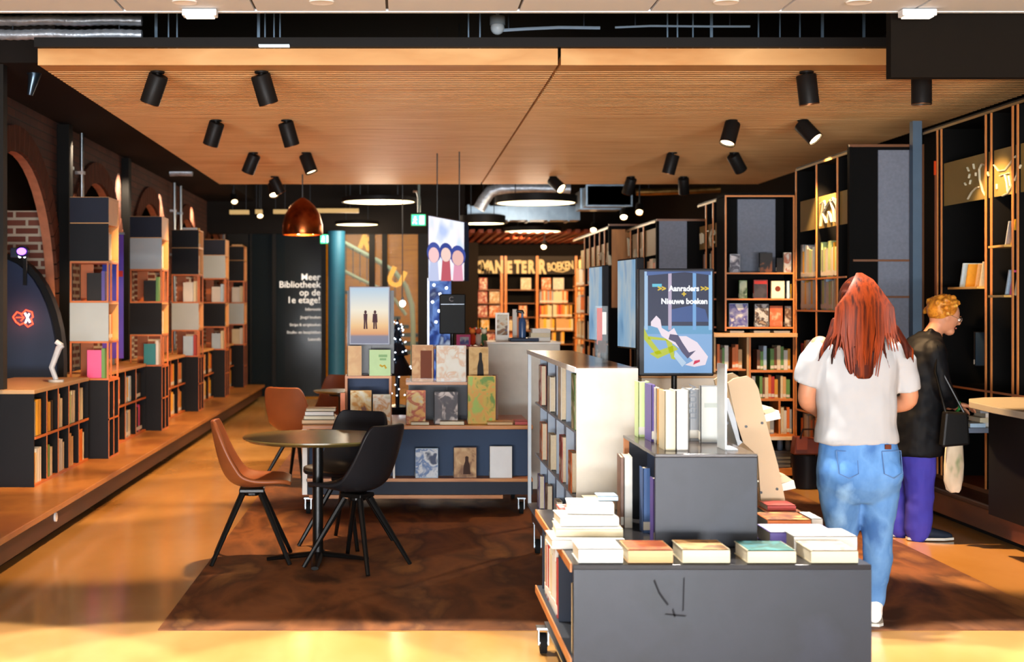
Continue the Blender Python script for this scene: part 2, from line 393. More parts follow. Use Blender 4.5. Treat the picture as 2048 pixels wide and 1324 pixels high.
# lettering on the dark glass
GT = empty('glass_lettering', (at(600, 0, GY - .02).x, GY - .03, .9), 'white Dutch text on the dark glass wall, Meer Bibliotheek op de 1e etage', 'sign')
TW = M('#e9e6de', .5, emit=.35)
for s_, v, sz, u in (('Meer', 560, .15, 641), ('Bibliotheek', 575, .15, 641), ('op de', 591, .15, 641), ('1e etage!', 606, .15, 641)):
    p = at(u, v, GY - .03); text_obj('lettering', s_, sz, TW, p, FACECAM, GT, 'RIGHT', bold=.001)
for s_, v in (('Informatie', 621), ('Jeugd boeken', 637), ('Strips & stripboeken', 652), ('Studie- en leesplekken', 667), ('Leescafe', 681)):
    p = at(642, v, GY - .03); text_obj('lettering', s_, .062, TW, p, FACECAM, GT, 'RIGHT')

# stair hall behind the glass: yellow curved wall, spiral rail, letters
YEL = ramp_mat('yellow_perforated_wall', ['#a86a02', '#c88404', '#b87602'], (.4, .4, 14), 3, .8, 2, spec=.05)
mb = MB(); rings = []
for k in range(25):
    a = math.pi * (1.0 + k / 24); cx, cyy, r_ = -.72, 26.4, 1.5
    x_, y_ = cx + r_ * math.cos(a), cyy - r_ * math.sin(a)
    rings.append([(x_, y_, .0), (x_, y_, 4.2)])
for k in range(24): mb.add([rings[k][0], rings[k + 1][0], rings[k + 1][1], rings[k][1]], [(0, 1, 2, 3)])
o = mb.build('wall_curved_yellow', YEL, smooth=True); struct(o)
RAIL = M('#a9c0a4', .4); r = empty('spiral_stair', (-.3, 25.5, 0), 'pale green spiral stair rail behind the rear glass front', 'stair')
def px(pts, d): return [at(u, v, d) for u, v in pts]
MB().tube(px([(682, 483), (720, 503), (757, 523), (790, 545), (812, 573), (824, 610), (826, 650), (826, 700), (825, 760)], 25), .045, 8).build('handrail', RAIL, r, smooth=True)
MB().tube(px([(684, 540), (715, 556), (755, 575), (790, 600), (812, 630)], 24.8), .03, 8).build('handrail', RAIL, r, smooth=True)
MB().tube(px([(683, 470), (684, 560), (683, 640), (682, 700), (682, 790)], 25.2), .05, 8).build('newel_post', RAIL, r, smooth=True)
for k in range(9):
    u = 692 + k * 14; v0 = 488 + k * 8.2
    MB().tube(px([(u, v0 + (k > 6) * (k - 6) * 10), (u, v0 + 62)], 24.9), .008, 6).build('baluster', M('#39403a', .5), r)
mb = MB()
for k in range(8):
    p = at(690 + k * 17, 585 + k * 17, 25.6); mb.box(p.x - .1, p.x + .55, 25.2, 25.9, p.z - .03, p.z + .03)
mb.build('stair_tread', M('#2b4a50', .5), r)
ORG = M('#e8a01e', .5, emit=.55)  # glow put into the letter colour to make it read bright
o = text_obj('orange_letter', 'K', .34, ORG, at(716, 492, 24.3), (R(90), R(20), 0), ext=.02, bold=.02); tag(o, 'tilted orange letter K on the yellow stair wall', 'letter')
o = text_obj('orange_letter', 'U', .42, ORG, at(770, 563, 24.3), (R(90), R(25), 0), ext=.02, bold=.02); tag(o, 'tilted orange letter U low on the yellow stair wall', 'letter')

# exit signs
def exit_sign(u, v, d, wpx, label):
    p = at(u, v, d); w_ = wpx * d / FPX; h_ = w_ * .8
    r = empty('exit_sign', (p.x, d, p.z - h_ / 2), label, 'sign')
    bx('housing', M('#3ea06c', .5), p.x - w_ / 2, p.x + w_ / 2, d, d + .05, p.z - h_ / 2, p.z + h_ / 2, r, bevel=.005)
    bx('lit_panel', M('#3fd08a', .5, emit=1.6), p.x - w_ / 2 + .01, p.x + w_ / 2 - .01, d - .006, d, p.z - h_ / 2 + .01, p.z + h_ / 2 - .01, r)
    wm = M('#f4fff8', .5, emit=2.5); mb = MB()
    mb.ell((p.x - w_ * .22, d - .009, p.z + h_ * .22), w_ * .06, .003, w_ * .06, 10, 6)
    mb.tube([(p.x - w_ * .22, d - .009, p.z + h_ * .12), (p.x - w_ * .26, d - .009, p.z - h_ * .08), (p.x - w_ * .14, d - .009, p.z - h_ * .3)], w_ * .035, 6)
    mb.tube([(p.x - w_ * .26, d - .009, p.z - h_ * .08), (p.x - w_ * .38, d - .009, p.z - h_ * .28)], w_ * .03, 6)
    mb.tube([(p.x - w_ * .34, d - .009, p.z + h_ * .06), (p.x - w_ * .1, d - .009, p.z + h_ * .02)], w_ * .025, 6)
    mb.build('running_figure', wm, r)
    bx('door_symbol', wm, p.x + w_ * .08, p.x + w_ * .36, d - .010, d - .006, p.z - h_ * .34, p.z + h_ * .34, r)
    return r
exit_sign(837, 440, 17.6, 30, 'lit green exit sign hanging beside the bright poster screen')
exit_sign(652, 478, 22.7, 24, 'small green exit sign above the rear glass door')
MB().tube(px([(826, 382), (834, 383), (838, 395), (838, 425)], 17.65), .02, 8).build('conduit_pipe', STEEL, smooth=True)
o = bpy.data.objects['conduit_pipe.005']; tag(o, 'bent metal pipe holding the green exit sign', 'pipe')
mb = MB(); p = at(838, 410, 17.66); mb.box(p.x - .015, p.x + .015, 17.62, 17.65, p.z - .1, 4.3)
o = mb.build('hanging_rod', M('#4b5a50', .5)); tag(o, 'dark rod from the ceiling to the green exit sign', 'rod')

# ring pendants
def pendant(u, v, wpx, d, label, drum=.05):
    p = at(u, v, d); r_ = wpx * d / FPX / 2
    r = empty('disc_pendant', (p.x, d, p.z), label, 'pendant light', 'round disc pendants')
    MB().lathe([(r_ * .94, p.z + .004), (r_, p.z), (r_, p.z + drum), (r_ * .9, p.z + drum + .01), (.01, p.z + drum + .012)], (p.x, d, 0), 40, caps=False).build('shade', M('#1a1715', .5), r, smooth=True)
    MB().lathe([(.001, p.z + .006), (r_ * .94, p.z + .006), (r_ * .94, p.z + .012), (.001, p.z + .012)], (p.x, d, 0), 40).build('diffuser', M('#ffe0a8', .5, emit=3.2), r)
    for s_ in (-1, 1): MB().cyl((p.x + s_ * r_ * .5, d, p.z + drum), (p.x + s_ * r_ * .5, d, 4.3), .006, n=6).build('cable', BLACKM, r)
    lamp('pendant_lamp', 'POINT', (p.x, d, p.z - .12), (p.x, d, 0), 26, WARMW, .25)
pendant(758, 405, 150, 18.6, 'large glowing disc pendant behind the timber ceiling, above the glass doors', .06)
pendant(1072, 407, 165, 18.6, 'widest glowing disc pendant, hanging before the silver duct', .1)
pendant(714, 450, 88, 22.2, 'small glowing disc pendant over the rear glass doors', .05)
pendant(965, 448, 92, 20.4, 'small disc pendant with a deep black drum beside the bright poster', .12)
pendant(1065, 464, 118, 25.5, 'disc pendant hanging farthest back, before the rear bookcase', .08)

# ducts
def tagged(mb, name, mat, label, cat, smooth=False, bevel=0, group=None):
    lo = Vector([min(v[i] for v in mb.v) for i in range(3)]); hi = Vector([max(v[i] for v in mb.v) for i in range(3)])
    o = tag(mb.build(name, mat, smooth=smooth, bevel=bevel), label, cat, group)
    if name in ('air_duct', 'foil_hose', 'strip_light', 'cable') and lo.y > 9:
        for f in (.15, .85):   # threaded rods that carry it from the slab
            x = lo.x + (hi.x - lo.x) * f; y = (lo.y + hi.y) / 2
            MB().cyl((x, y, (lo.z + hi.z) / 2), (x, y, 4.3), .005, n=6).build('hanging_rod', M('#3a4048', .5), o)
    return o
a = at(935, 440, 21); b = at(1160, 412, 21)
mb = MB().box(a.x, b.x, 21, 21.5, a.z, b.z)
x = a.x
while x < b.x: mb.box(x, x + .03, 20.98, 21.52, a.z - .02, b.z + .02); x += .3
tagged(mb, 'air_duct', GALV, 'long silver rectangular air duct behind the round pendants', 'duct')
a = at(1175, 410, 18.6); b = at(1262, 372, 18.6)
tagged(MB().box(a.x, b.x, 18.6, 19.9, a.z, b.z).box(a.x - .02, b.x + .02, 18.6, 18.64, a.z - .02, b.z + .02).box(a.x - .02, b.x + .02, 19.2, 19.24, a.z - .02, b.z + .02), 'air_duct', GALV, 'boxy galvanised duct with flanges beside the spotlights', 'duct')
tagged(MB().tube(px([(958, 418), (968, 400), (980, 384), (1000, 377), (1060, 376), (1140, 378)], 19.5), .085, 12), 'foil_hose', FOIL, 'crumpled foil air hose bending above the widest pendant', 'duct', True)
tagged(MB().tube(px([(1272, 384), (1300, 384), (1380, 381), (1440, 378)], 19), .05, 10), 'foil_hose', M('#b98a4c', .3, .9, noise=(14, .4), bump=.8), 'brass tinted foil hose above the far bookcases', 'duct', True)
for k, (v, nm) in enumerate(((41, 'upper'), (69, 'lower'))):
    pts = [at(u, v + math.sin(u / 20) * .8, 9.6) for u in range(-20, 286, 8)]
    tagged(MB().tube(pts, [.034 + .004 * (i % 2) for i in range(len(pts))], 14), 'foil_hose', FOIL, '%s of the two shiny foil ducts above the left arches' % nm, 'duct', True)
tagged(MB().tube(px([(340, 345), (360, 344), (385, 345)], 17.8), .05, 10), 'foil_hose', FOIL, 'short shiny foil duct end under the dark soffit', 'duct', True)
tagged(MB().tube(px([(40, 95), (70, 150), (60, 190)], 10.2), [.03, .05, .02], 10), 'foil_hose', M('#51606e', .3, .9), 'dark bent duct end in the upper left corner', 'duct', True)
tagged(MB().tube(px([(985, 62), (1050, 58), (1120, 55), (1200, 56)], 10.005), .012, 6), 'cable', M('#9fb2c4', .4), 'pale drooping cable in the dark void above the beam', 'cable', True)
tagged(MB().tube(px([(1230, 55), (1300, 52), (1420, 53), (1500, 53)], 10.005), .008, 6), 'cable', M('#9fb2c4', .4), 'thin pale cable running level in the void', 'cable', True)
for k, u in enumerate((312, 337, 354, 517, 530, 548, 560, 937, 960, 1335, 1355, 1386, 1423, 1517, 1560, 1600, 1645, 1728)):
    wv = .02 if u in (312, 517, 1423, 1645, 1728) else .009
    p = at(u, 80, 10); q = at(u, 20, 10)
    o = MB().box(p.x - wv / 2, p.x + wv / 2, 10, 10.01, 3.2, 4.3).build('hanger_rod', M('#6f8497', .35, .6))
    tag(o, 'thin grey ceiling hanger, %s from the left in the void above the beam' % ['first', 'second', 'third', 'fourth', 'fifth', 'sixth', 'seventh', 'eighth', 'ninth', 'tenth', '11th', '12th', '13th', '14th', '15th', '16th', '17th', '18th'][k], 'rod', 'hangers in the ceiling void')
p = at(995, 50, 10); r = empty('dome_camera', (p.x, 10, p.z), 'white dome camera in the void above the black beam', 'camera')
MB().ell((p.x, 10, p.z - .02), .05, .05, .05, 18, 10).build('dome', M('#cfd8dd', .25), r, smooth=True)
MB().cyl((p.x, 10, p.z), (p.x, 10, p.z + .06), .055, n=20).cyl((p.x, 10, p.z + .05), (p.x, 10, 4.3), .012, n=8).build('mount', M('#98a4ab', .4), r, smooth=True)
# dark cable trays beside the raft
for k, (X, z) in enumerate(((-2.5, 3.60), (-2.8, 3.85))):
    mb = MB(); mb.box(X - .1, X - .085, 10, 22.5, z, z + .08); mb.box(X + .085, X + .1, 10, 22.5, z, z + .08)
    y = 10.1
    while y < 22.4: mb.box(X - .09, X + .09, y, y + .03, z, z + .015); y += .35
    tagged(mb, 'cable_tray', M('#1c1b1b', .5, .5), ['lower', 'upper'][k] + ' black cable tray running above the left plinth', 'tray')
# lights of the far left corner
for k, (u, v) in enumerate(((478, 424), (517, 423), (560, 423), (660, 421))):
    p = at(u, v, 20.5); wv = (.14, .05, .1, .42)[k]
    tagged(MB().box(p.x - wv, p.x + wv, 20.5, 20.6, p.z - .03, p.z + .03), 'strip_light', M('#b89a62', .5, emit=.35), 'dim brass strip light, %s from the left at the rear soffit' % ('first', 'second', 'third', 'fourth')[k], 'light', group='strip lights at the rear soffit')

# spotlights on the timber ceiling: foot (u, v), end (u, v), tilt in depth (+ away, - towards the camera), lit, light power, aim
SPB = M('#1d1a18', .45)
ORD = ['1st', '2nd', '3rd', '4th', '5th', '6th', '7th', '8th', '9th', '10th']
def spot(u, v, eu, ev, dy, on, power, label, z=3.04, d=None, L=.19, rad=.064, cone=50, col=WARM, aim=None, k=1.0):
    d = d or (z - EYE) * FPX / (608 - v)
    r0 = at(u, v, d); r0.z = z
    e = at(eu, ev, d)
    dirv = Vector((e.x - r0.x, dy, min(-.05, e.z - r0.z))); dirv.normalize()
    r = empty('spotlight', (r0.x, d, z), label, 'spotlight', 'black cylinder spotlights')
    joint = Vector((r0.x, d, z - .05)); a = joint - dirv * .03; b = a + dirv * L * k
    MB().cyl((r0.x, d, z - .012), (r0.x, d, z), .045 * k, n=20).cyl((r0.x, d, z - .06), (r0.x, d, z - .01), .014, n=10).build('mount', SPB, r, smooth=True)
    ax = dirv; q = ax.to_track_quat('Z', 'Y').to_matrix().to_4x4(); q.translation = a; Lk = L * k; rk = rad * k
    MB().lathe([(.001, 0), (rk * .92, 0), (rk, .008), (rk, Lk), (rk * .93, Lk + .001), (rk * .86, Lk - .03), (.001, Lk - .032)], (0, 0, 0), 28, M4=q, caps=False).build('body', SPB, r, smooth=True)
    MB().lathe([(.001, Lk - .02), (rk * .84, Lk - .016), (rk * .84, Lk - .012), (.001, Lk - .012)], (0, 0, 0), 24, M4=q).build('lamp_lens', M('#ffd9a0', .5, emit=on), r)
    MB().lathe([(rk * .93, Lk), (rk * 1.0, Lk), (rk, Lk + .004), (rk * .93, Lk + .004)], (0, 0, 0), 28, M4=q, caps=False).build('front_ring', M('#7a4a2a', .35, .7), r, smooth=True)
    if power:
        t = b + dirv
        lamp('spotlight_lamp', 'SPOT', b + dirv * .02, aim if aim else t, power, col, .045, cone=cone, blend=.4)
    return r
NM = lambda n: n
spot(315, 143, 290, 205, .06, 1.5, 190, 'black spotlight nearest the left edge of the timber ceiling, front row', aim=(-2.62, 11.0, .5), cone=56)
spot(523, 143, 541, 207, .06, 1.5, 230, 'second black spotlight in the front row, tilted right', aim=(-1.75, 9.2, 0), cone=60)
spot(432, 240, 414, 291, .06, 1.5, 170, 'left spotlight of the second row on the timber ceiling', aim=(-2.62, 13.5, .5), cone=56)
spot(573, 240, 587, 292, .06, 1.5, 230, 'second spotlight from the left in the second row', aim=(-1.7, 12.2, 0), cone=60)
spot(507, 305, 489, 346, .06, 1.5, 170, 'left spotlight of the third row on the timber ceiling', aim=(-2.62, 16.2, .5), cone=60)
spot(612, 305, 629, 349, -.03, 6, 220, 'lit spotlight of the third row, tilted right above the disc pendant', aim=(-1.5, 15.2, 0), cone=60)
spot(549, 353, 566, 388, .05, 2, 130, 'spotlight at the rear edge of the timber ceiling above the copper dome', aim=(-2.7, 20.5, 1.1))
spot(545, 362, 553, 402, -.14, 14, 0, 'glowing spotlight turned to the camera above the copper dome', d=17.2, k=.9)
spot(1613, 143, 1621, 205, .01, 4, 420, 'upright spotlight in the front row of the timber ceiling, right side', aim=(3.55, 8.5, 0), cone=42)
spot(1843, 143, 1843, 205, 0, 4, 110, 'upright spotlight just behind the black bulkhead', aim=(4.05, 9.5, 2.1), cone=40)
spot(1464, 240, 1447, 291, -.06, 9, 90, 'spotlight with glowing rim, second row, tilted left', aim=(1.0, 9.3, .6))
spot(1606, 240, 1640, 288, -.12, 20, 190, 'brightest spotlight of the second row, tilted right', aim=(3.45, 11.6, 2.0), cone=65)
spot(1345, 305, 1335, 347, .04, 1.5, 110, 'dark spotlight of the third row above the display screen', aim=(2.6, 13.2, 1.2))
spot(1468, 305, 1495, 344, .1, 1.5, 160, 'dark spotlight of the third row, tilted far right', aim=(2.9, 13.0, 1.9))
spot(1106, 353, 1132, 382, -.14, 16, 60, 'glowing spotlight at the rear edge above the widest pendant', aim=(1.4, 20, 1))
spot(1262, 353, 1254, 386, .1, 1, 120, 'dark spotlight at the rear edge above the galvanised duct', aim=(2.2, 19, 1.5))
spot(1367, 353, 1372, 386, .1, 1, 120, 'dark spotlight at the rear edge nearest the right bookcases', aim=(2.5, 16, 1.8))
for k, (u, v, on, P) in enumerate(((1242, 443, 20, 130), (1273, 433, 4, 60), (1182, 467, 8, 120), (1083, 500, 20, 100), (525, 440, 3, 0), (474, 412, 3, 0))):
    d = (19.0, 18.4, 22, 26, 21, 20)[k]; p = at(u, v, d)
    spot(u + (6 if u > 800 else -6), v - 14, u, v, -.2, on, P, ['round glowing track spotlight beside the grey felt panel', 'brass rimmed track spotlight beside the grey felt panel', 'glowing track spotlight over the far right shelves',
         'glowing round spotlight above the rear bookcase', 'small spotlight in the dark rear left corner, lower', 'small spotlight in the dark rear left corner, upper'][k], z=p.z + .18, d=d, k=.8,
         aim=((2.6, 17.5, 1.2), (3, 20, 1), (3, 28, 1.3), (2.4, 30, 1.3), None, None)[k], cone=80)
    o = MB().cyl((at(u + (6 if u > 800 else -6), v, d).x, d, p.z + .18), (at(u + (6 if u > 800 else -6), v, d).x, d, 4.3), .012, n=6).build('hanger_rod', BLACKM)
    tag(o, 'black rod carrying ' + ['the round glowing spotlight by the felt panel', 'the brass rimmed spotlight', 'the spotlight over the far right shelves', 'the spotlight above the rear bookcase', 'the lower corner spotlight', 'the upper corner spotlight'][k], 'rod')
# copper dome pendant
p = at(605, 470, 16.2); d = 16.2
r = empty('copper_dome_lamp', (p.x, d, p.z), 'large dented copper dome pendant lamp before the rear glass wall', 'pendant light')
cop = ramp_mat('dented_copper', ['#4a2312', '#8a4420', '#b8662e'], (1, 1, 1), 5, .28, 3, bump=.6, metal=.9)
prof = [(.232, 0), (.238, .03), (.232, .12), (.20, .24), (.14, .34), (.07, .40), (.02, .43)]
MB().lathe([(a, p.z + b) for a, b in prof] + [(.015, p.z + .425)] + [(a * .96, p.z + b * .96) for a, b in prof[::-1]], (p.x, d, 0), 36, caps=False).build('lamp_shade', cop, r, smooth=True)
for k in range(4):
    a = k * 1.6 + .4; MB().ell((p.x + .13 * math.cos(a), d + .13 * math.sin(a), p.z + .035), .022, .022, .026, 12, 8).build('bulb', M('#ffc070', .5, emit=22), r, smooth=True)
MB().cyl((p.x, d, p.z + .42), (p.x, d, 4.3), .008, n=6).build('cable', BLACKM, r)
lamp('dome_lamp', 'POINT', (p.x, d, p.z + .08), (0, 0, 0), 12, (1, .5, .2), .06)
# bare bright bulb
p = at(805, 607, 18); r = empty('bare_bulb', p, 'bare bright star-like bulb hanging before the stair rail', 'light')
MB().ell((p.x, 18, p.z), .035, .035, .04, 14, 10).build('bulb', M('#f4fbff', .4, emit=60), r, smooth=True)
MB().cyl((p.x, 18, p.z + .035), (p.x, 18, 4.3), .006, n=6).cyl((p.x, 18, p.z + .03), (p.x, 18, p.z + .08), .018, n=10).build('cable', BLACKM, r)
lamp('bulb_lamp', 'POINT', (p.x, 17.95, p.z), (0, 0, 0), 8, (.9, .97, 1), .05)
# ------------------------------------------------------------------ books
PAL = {'red': '#a8342a', 'orange': '#cf6a24', 'yellow': '#e0a92c', 'cream': '#cbbf9f', 'white': '#cfccc4', 'tan': '#c39a66', 'brown': '#6b4228', 'black': '#2a2725',
       'grey': '#8b8f94', 'blue': '#3f5f92', 'teal': '#2f7f84', 'green': '#5f8a4a', 'purple': '#5a4a94', 'pink': '#d8578f', 'pale green': '#b9d08e', 'pale blue': '#a9c2d6', 'gold': '#c58f2f'}
_bm = {}
def book_mesh(color, label=True, artm=None):
    key = (color, label, artm.name if artm else None)
    if key in _bm: return _bm[key]
    mb = MB()      # unit book: thickness x, depth y (spine at y=0), height z
    mb.box(0, .10, 0, 1, 0, 1, 0).box(.90, 1, 0, 1, 0, 1, 0).box(.10, .90, 0, .03, 0, 1, 0)
    mb.box(.10, .90, .03, .965, .02, .975, 1)
    if label: mb.box(.03, .97, -.008, .0, .06, .2, 2)
    if artm: mb.box(1.0, 1.012, .04, .96, .03, .97, 3)
    me = bpy.data.meshes.new('book_' + color.replace(' ', '_')); me.from_pydata([tuple(v) for v in mb.v], [], mb.f)
    for m in (M(PAL[color], .5, noise=(9, .15)), PAGES, LABELM, artm or PAGES): me.materials.append(m)
    me.polygons.foreach_set('material_index', mb.m); me.update(); _bm[key] = me; return me
def book(loc, t, d, h, color, label, group=None, rot=(0, 0, 0), sticker=True, artm=None, cat='book', name='book'):
    o = bpy.data.objects.new(name, book_mesh(color, sticker, artm)); C.objects.link(o)
    o.location = loc; o.scale = (t, d, h); o.rotation_euler = rot
    return tag(o, label, cat, group)
def full_book(loc, t, d, h, color, label, group=None, rot=(0, 0, 0), artm=None, sticker=True, name='book', motif=None, cat='book'):
    """a nearer book whose cover, pages and label are parts"""
    r = bpy.data.objects.new(name, None); C.objects.link(r); r.location = loc; r.rotation_euler = rot; tag(r, label, cat, group)
    cm = M(PAL[color], .42, noise=(9, .12)); e = .0025
    mb = MB().box(0, e, 0, d, 0, h).box(t - e, t, 0, d, 0, h).tube([(t / 2, .0015, 0), (t / 2, .0015, h)], t / 2, 12, flat=.12).box(0, t, 0, .003, 0, h)
    mb.build('cover', cm, r, world=False)
    MB().box(e, t - e, .004, d - .004, .004, h - .004).build('pages', PAGES, r, world=False)
    if artm: MB().box(t, t + .001, .004, d - .003, .004, h - .004).build('cover_picture', artm, r, world=False)
    if sticker and t > .012: MB().box(.001, t - .001, -.0018, -.0008, .012, .045).build('spine_label', LABELM, r, world=False)
    if motif: motif(r, t, d, h)
    return r
FACE = R(-90)
def facing(u0, u1, v0, v1, y, color, label, artm=None, tilt=.0, t=.022, group=None, motif=None, name='book', zb=None, full=True, cat='book'):
    """a book standing with its front cover towards the aisle (-y)"""
    a = at(u0, v1, y); b = at(u1, v0, y); z = zb if zb is not None else a.z
    rot = (0, 0, FACE)
    f = full_book if full else book
    kw = dict(motif=motif) if full else {}
    o = f((a.x, y + t, z + .0005), t, b.x - a.x, b.z - z, color, label, group, rot, artm=artm, name=name, cat=cat, **kw)
    if tilt: o.rotation_euler = (Matrix.Rotation(R(-tilt), 3, 'X') @ Matrix.Rotation(FACE, 3, 'Z')).to_euler(); o.location.z += .0
    return o
ORDN = ['first', 'second', 'third', 'fourth', 'fifth', 'sixth', 'seventh', 'eighth', 'ninth', 'tenth', '11th', '12th', '13th', '14th', '15th', '16th', '17th', '18th', '19th', '20th', '21st', '22nd', '23rd', '24th', '25th', '26th']
def row(origin, direction, face, total, z, h, depth, cols, where, group, tmin=.018, tmax=.038, gap=.0012, rnd=None, sticker=True, hvar=.22, fill=1.0):
    """spines on one shelf: face is the rotation about z, direction the step"""
    rnd = rnd or random; x = 0; k = 0; n = 0; dv = Vector(direction)
    while x < total * fill and n < 40:
        t = rnd.uniform(tmin, tmax)
        if x + t > total: break
        c = rnd.choice(cols); hh = h * (1 - hvar * rnd.random()); dd = depth * rnd.uniform(.85, 1)
        if rnd.random() < .05: x += rnd.uniform(.02, .05)
        if x + t > total: break
        p = Vector(origin) + dv * x; p.z = z + .0005
        book(p, t, dd, hh, c, '%s book, %s along, %s' % (c, ORDN[n], where), group, (0, 0, face), sticker)
        x += t + gap; n += 1

# ------------------------------------------------------------------ left: cube towers and low cases
TX = -2.47; TD = .42; TWD = .325
TOWD = [11.76, 14.36, 16.95, 19.5, 21.8]
ZL = [.24, .90, 1.225, 1.553, 1.897, 2.22, 2.44]
BLKP = M('#151518', .5, noise=(6, .15)); NAVY = M('#1e2230', .5, noise=(6, .15)); GREYP = M('#9fabb0', .55, noise=(5, .08)); COPW = M('#b9652f', .4, noise=(8, .2)); COPL = M('#d79a5a', .45, noise=(8, .15))
PATT = [  # per level above the base: 'o' open through, 'g' grey front, 'b' black, 'n' navy
    'ogobn', 'obogn', 'ogobb', 'obogn', 'ogobb']
def tower(k):
    y0 = TOWD[k]; y1 = y0 + TD; x1 = TX; x0 = TX - TWD; c = (x0 + x1) / 2
    r = empty('cube_shelf_tower', (c, (y0 + y1) / 2, .24), 'tall tower of stacked copper edged cubes, %s from the front along the brick arcade' % ORDN[k], 'shelf tower', 'cube shelf towers on the plinth')
    t = .014
    # base: black front, open side with 2 x 2 compartments
    z0, z1 = ZL[0], ZL[1]; zm = (z0 + z1) / 2; ym = (y0 + y1) / 2
    bx('front_panel', BLKP, x0, x1, y0, y0 + .012, z0, z1, r)
    mb = MB().box(x0, x1, y0 + .012, y1, z0, z0 + t).box(x0, x1, y0 + .012, y1, z1 - t, z1).box(x0, x1, y1 - t, y1, z0 + t, z1 - t).box(x0, x1 - .004, y0 + .012, y1 - t, zm - t / 2, zm + t / 2).box(x0, x1, y0 + .012, y0 + .026, z0 + t, z1 - t)
    mb.box(x0, x1 - .004, ym - t / 2, ym + t / 2, z0 + t, zm - t / 2).box(x0, x1 - .004, ym - t / 2, ym + t / 2, zm + t / 2, z1 - t)
    mb.build('base_case', BLACK, r)
    MB().box(x1 + .0003, x1 + .005, y0, y1, z0, z0 + t).box(x1 + .0003, x1 + .005, y0, y1, z1 - t, z1).box(x1 + .0003, x1 + .005, y0, y1, zm - t / 2, zm + t / 2).box(x1 + .0003, x1 + .005, ym - t / 2, ym + t / 2, z0 + t, z1 - t).box(x1 + .0003, x1 + .005, y0, y0 + t, z0 + t, z1 - t).box(x1 + .0003, x1 + .005, y1 - t, y1, z0 + t, z1 - t).build('base_edging', COPW, r)
    bx('back_panel', BLKP, x0 - .004, x0, y0 + .012, y1, z0, z1, r)
    for i, ch in enumerate(PATT[k]):
        a, b = ZL[i + 1], ZL[i + 2]
        if ch == 'o':
            mb = MB().box(x0, x1, y0, y1, a, a + t).box(x0, x1, y0, y1, b - t, b).box(x0, x0 + t, y0, y0 + .02, a + t, b - t).box(x0, x0 + t, y1 - .02, y1, a + t, b - t)
            # right side: an open frame
            mb.box(x1 - t, x1, y0, y0 + .02, a + t, b - t).box(x1 - t, x1, y1 - .02, y1, a + t, b - t).box(x1 - t, x1, y0 + .13, y0 + .145, a + t, b - t)
            mb.box(x0 + t, x0 + .11, y1 - .02, y1 - .008, a + t, b - t)
            mb.build('open_cube', COPW, r)
        else:
            bx('front_panel', {'g': GREYP, 'b': BLKP, 'n': NAVY}[ch], x0, x1, y0, y0 + .012, a + .004, b - .004, r)
            mb = MB().box(x0, x1, y0 + .012, y1, a, a + t).box(x0, x1, y0 + .012, y1, b - t, b).box(x0, x0 + t, y0 + .012, y1, a + t, b - t).box(x0 + t, x1, y1 - t, y1, a + t, b - t)
            if ch == 'n': mb.box(x1 - .02, x1 - .004, y0 + .012, y1 - t, a + t, b - t)
            mb.build('side_cube', COPL, r)
    rr = random.Random(30 + k)
    LIT = ['cream', 'tan', 'yellow', 'orange', 'white', 'brown']
    for zi, za in enumerate((z0 + t, zm + t / 2)):
        if k < 3:
            for yi, ya in enumerate((y0 + .03, ym + .01)):
                row((x1 - .03, ya, za), (0, 1, 0), R(90), .15, za, .26, .2, LIT, '%s %s base cell of the %s cube tower' % (('lower', 'upper')[zi], ('front', 'back')[yi], ORDN[k]), 'books in the tower bases', .022, .05, rnd=rr, hvar=.15)
    for i, ch in enumerate(PATT[k]):
        a, b = ZL[i + 1], ZL[i + 2]
        lev = ('lowest', 'second', 'third', 'fourth', 'top')[i]
        if ch == 'o':
            cs = [('black', 'purple', 'cream'), ('black', 'green', 'tan'), ('white', 'cream'), ('white', 'pale blue'), ('white', 'cream')][k] if i else [('pink', 'green', 'black'), ('teal', 'white', 'grey'), ('pale blue', 'red', 'white'), ('pale blue', 'cream'), ('cream', 'white')][k]
            x = x0 + .125; 
            for n, cc in enumerate(cs[:2]):
                wd = (.125 if n == 0 else .028)
                if n == 0:   # cover facing the aisle
                    o = full_book((x, y0 + .10, a + t + .0005), .02, wd, .235 - .02 * (k % 2), cc, '%s book facing front in the %s open cube of the %s tower' % (cc, lev, ORDN[k]), None, (0, 0, FACE), sticker=False)
                    x += wd + .006
                else:
                    book((x, y0 + .05, a + t + .0005), wd, .17, .25, cc, 'thin %s book standing in the %s open cube of the %s tower' % (cc, lev, ORDN[k]), None, (0, 0, 0), False)
        elif ch != 'n':
            row((x1 - .03, y0 + .05, a + t), (0, 1, 0), R(90), .30, a + t, .24, .18, LIT, '%s side cube of the %s cube tower' % (lev, ORDN[k]), 'books in the side cubes', .025, .05, rnd=rr, hvar=.15, fill=.75)
for k in range(5): tower(k)

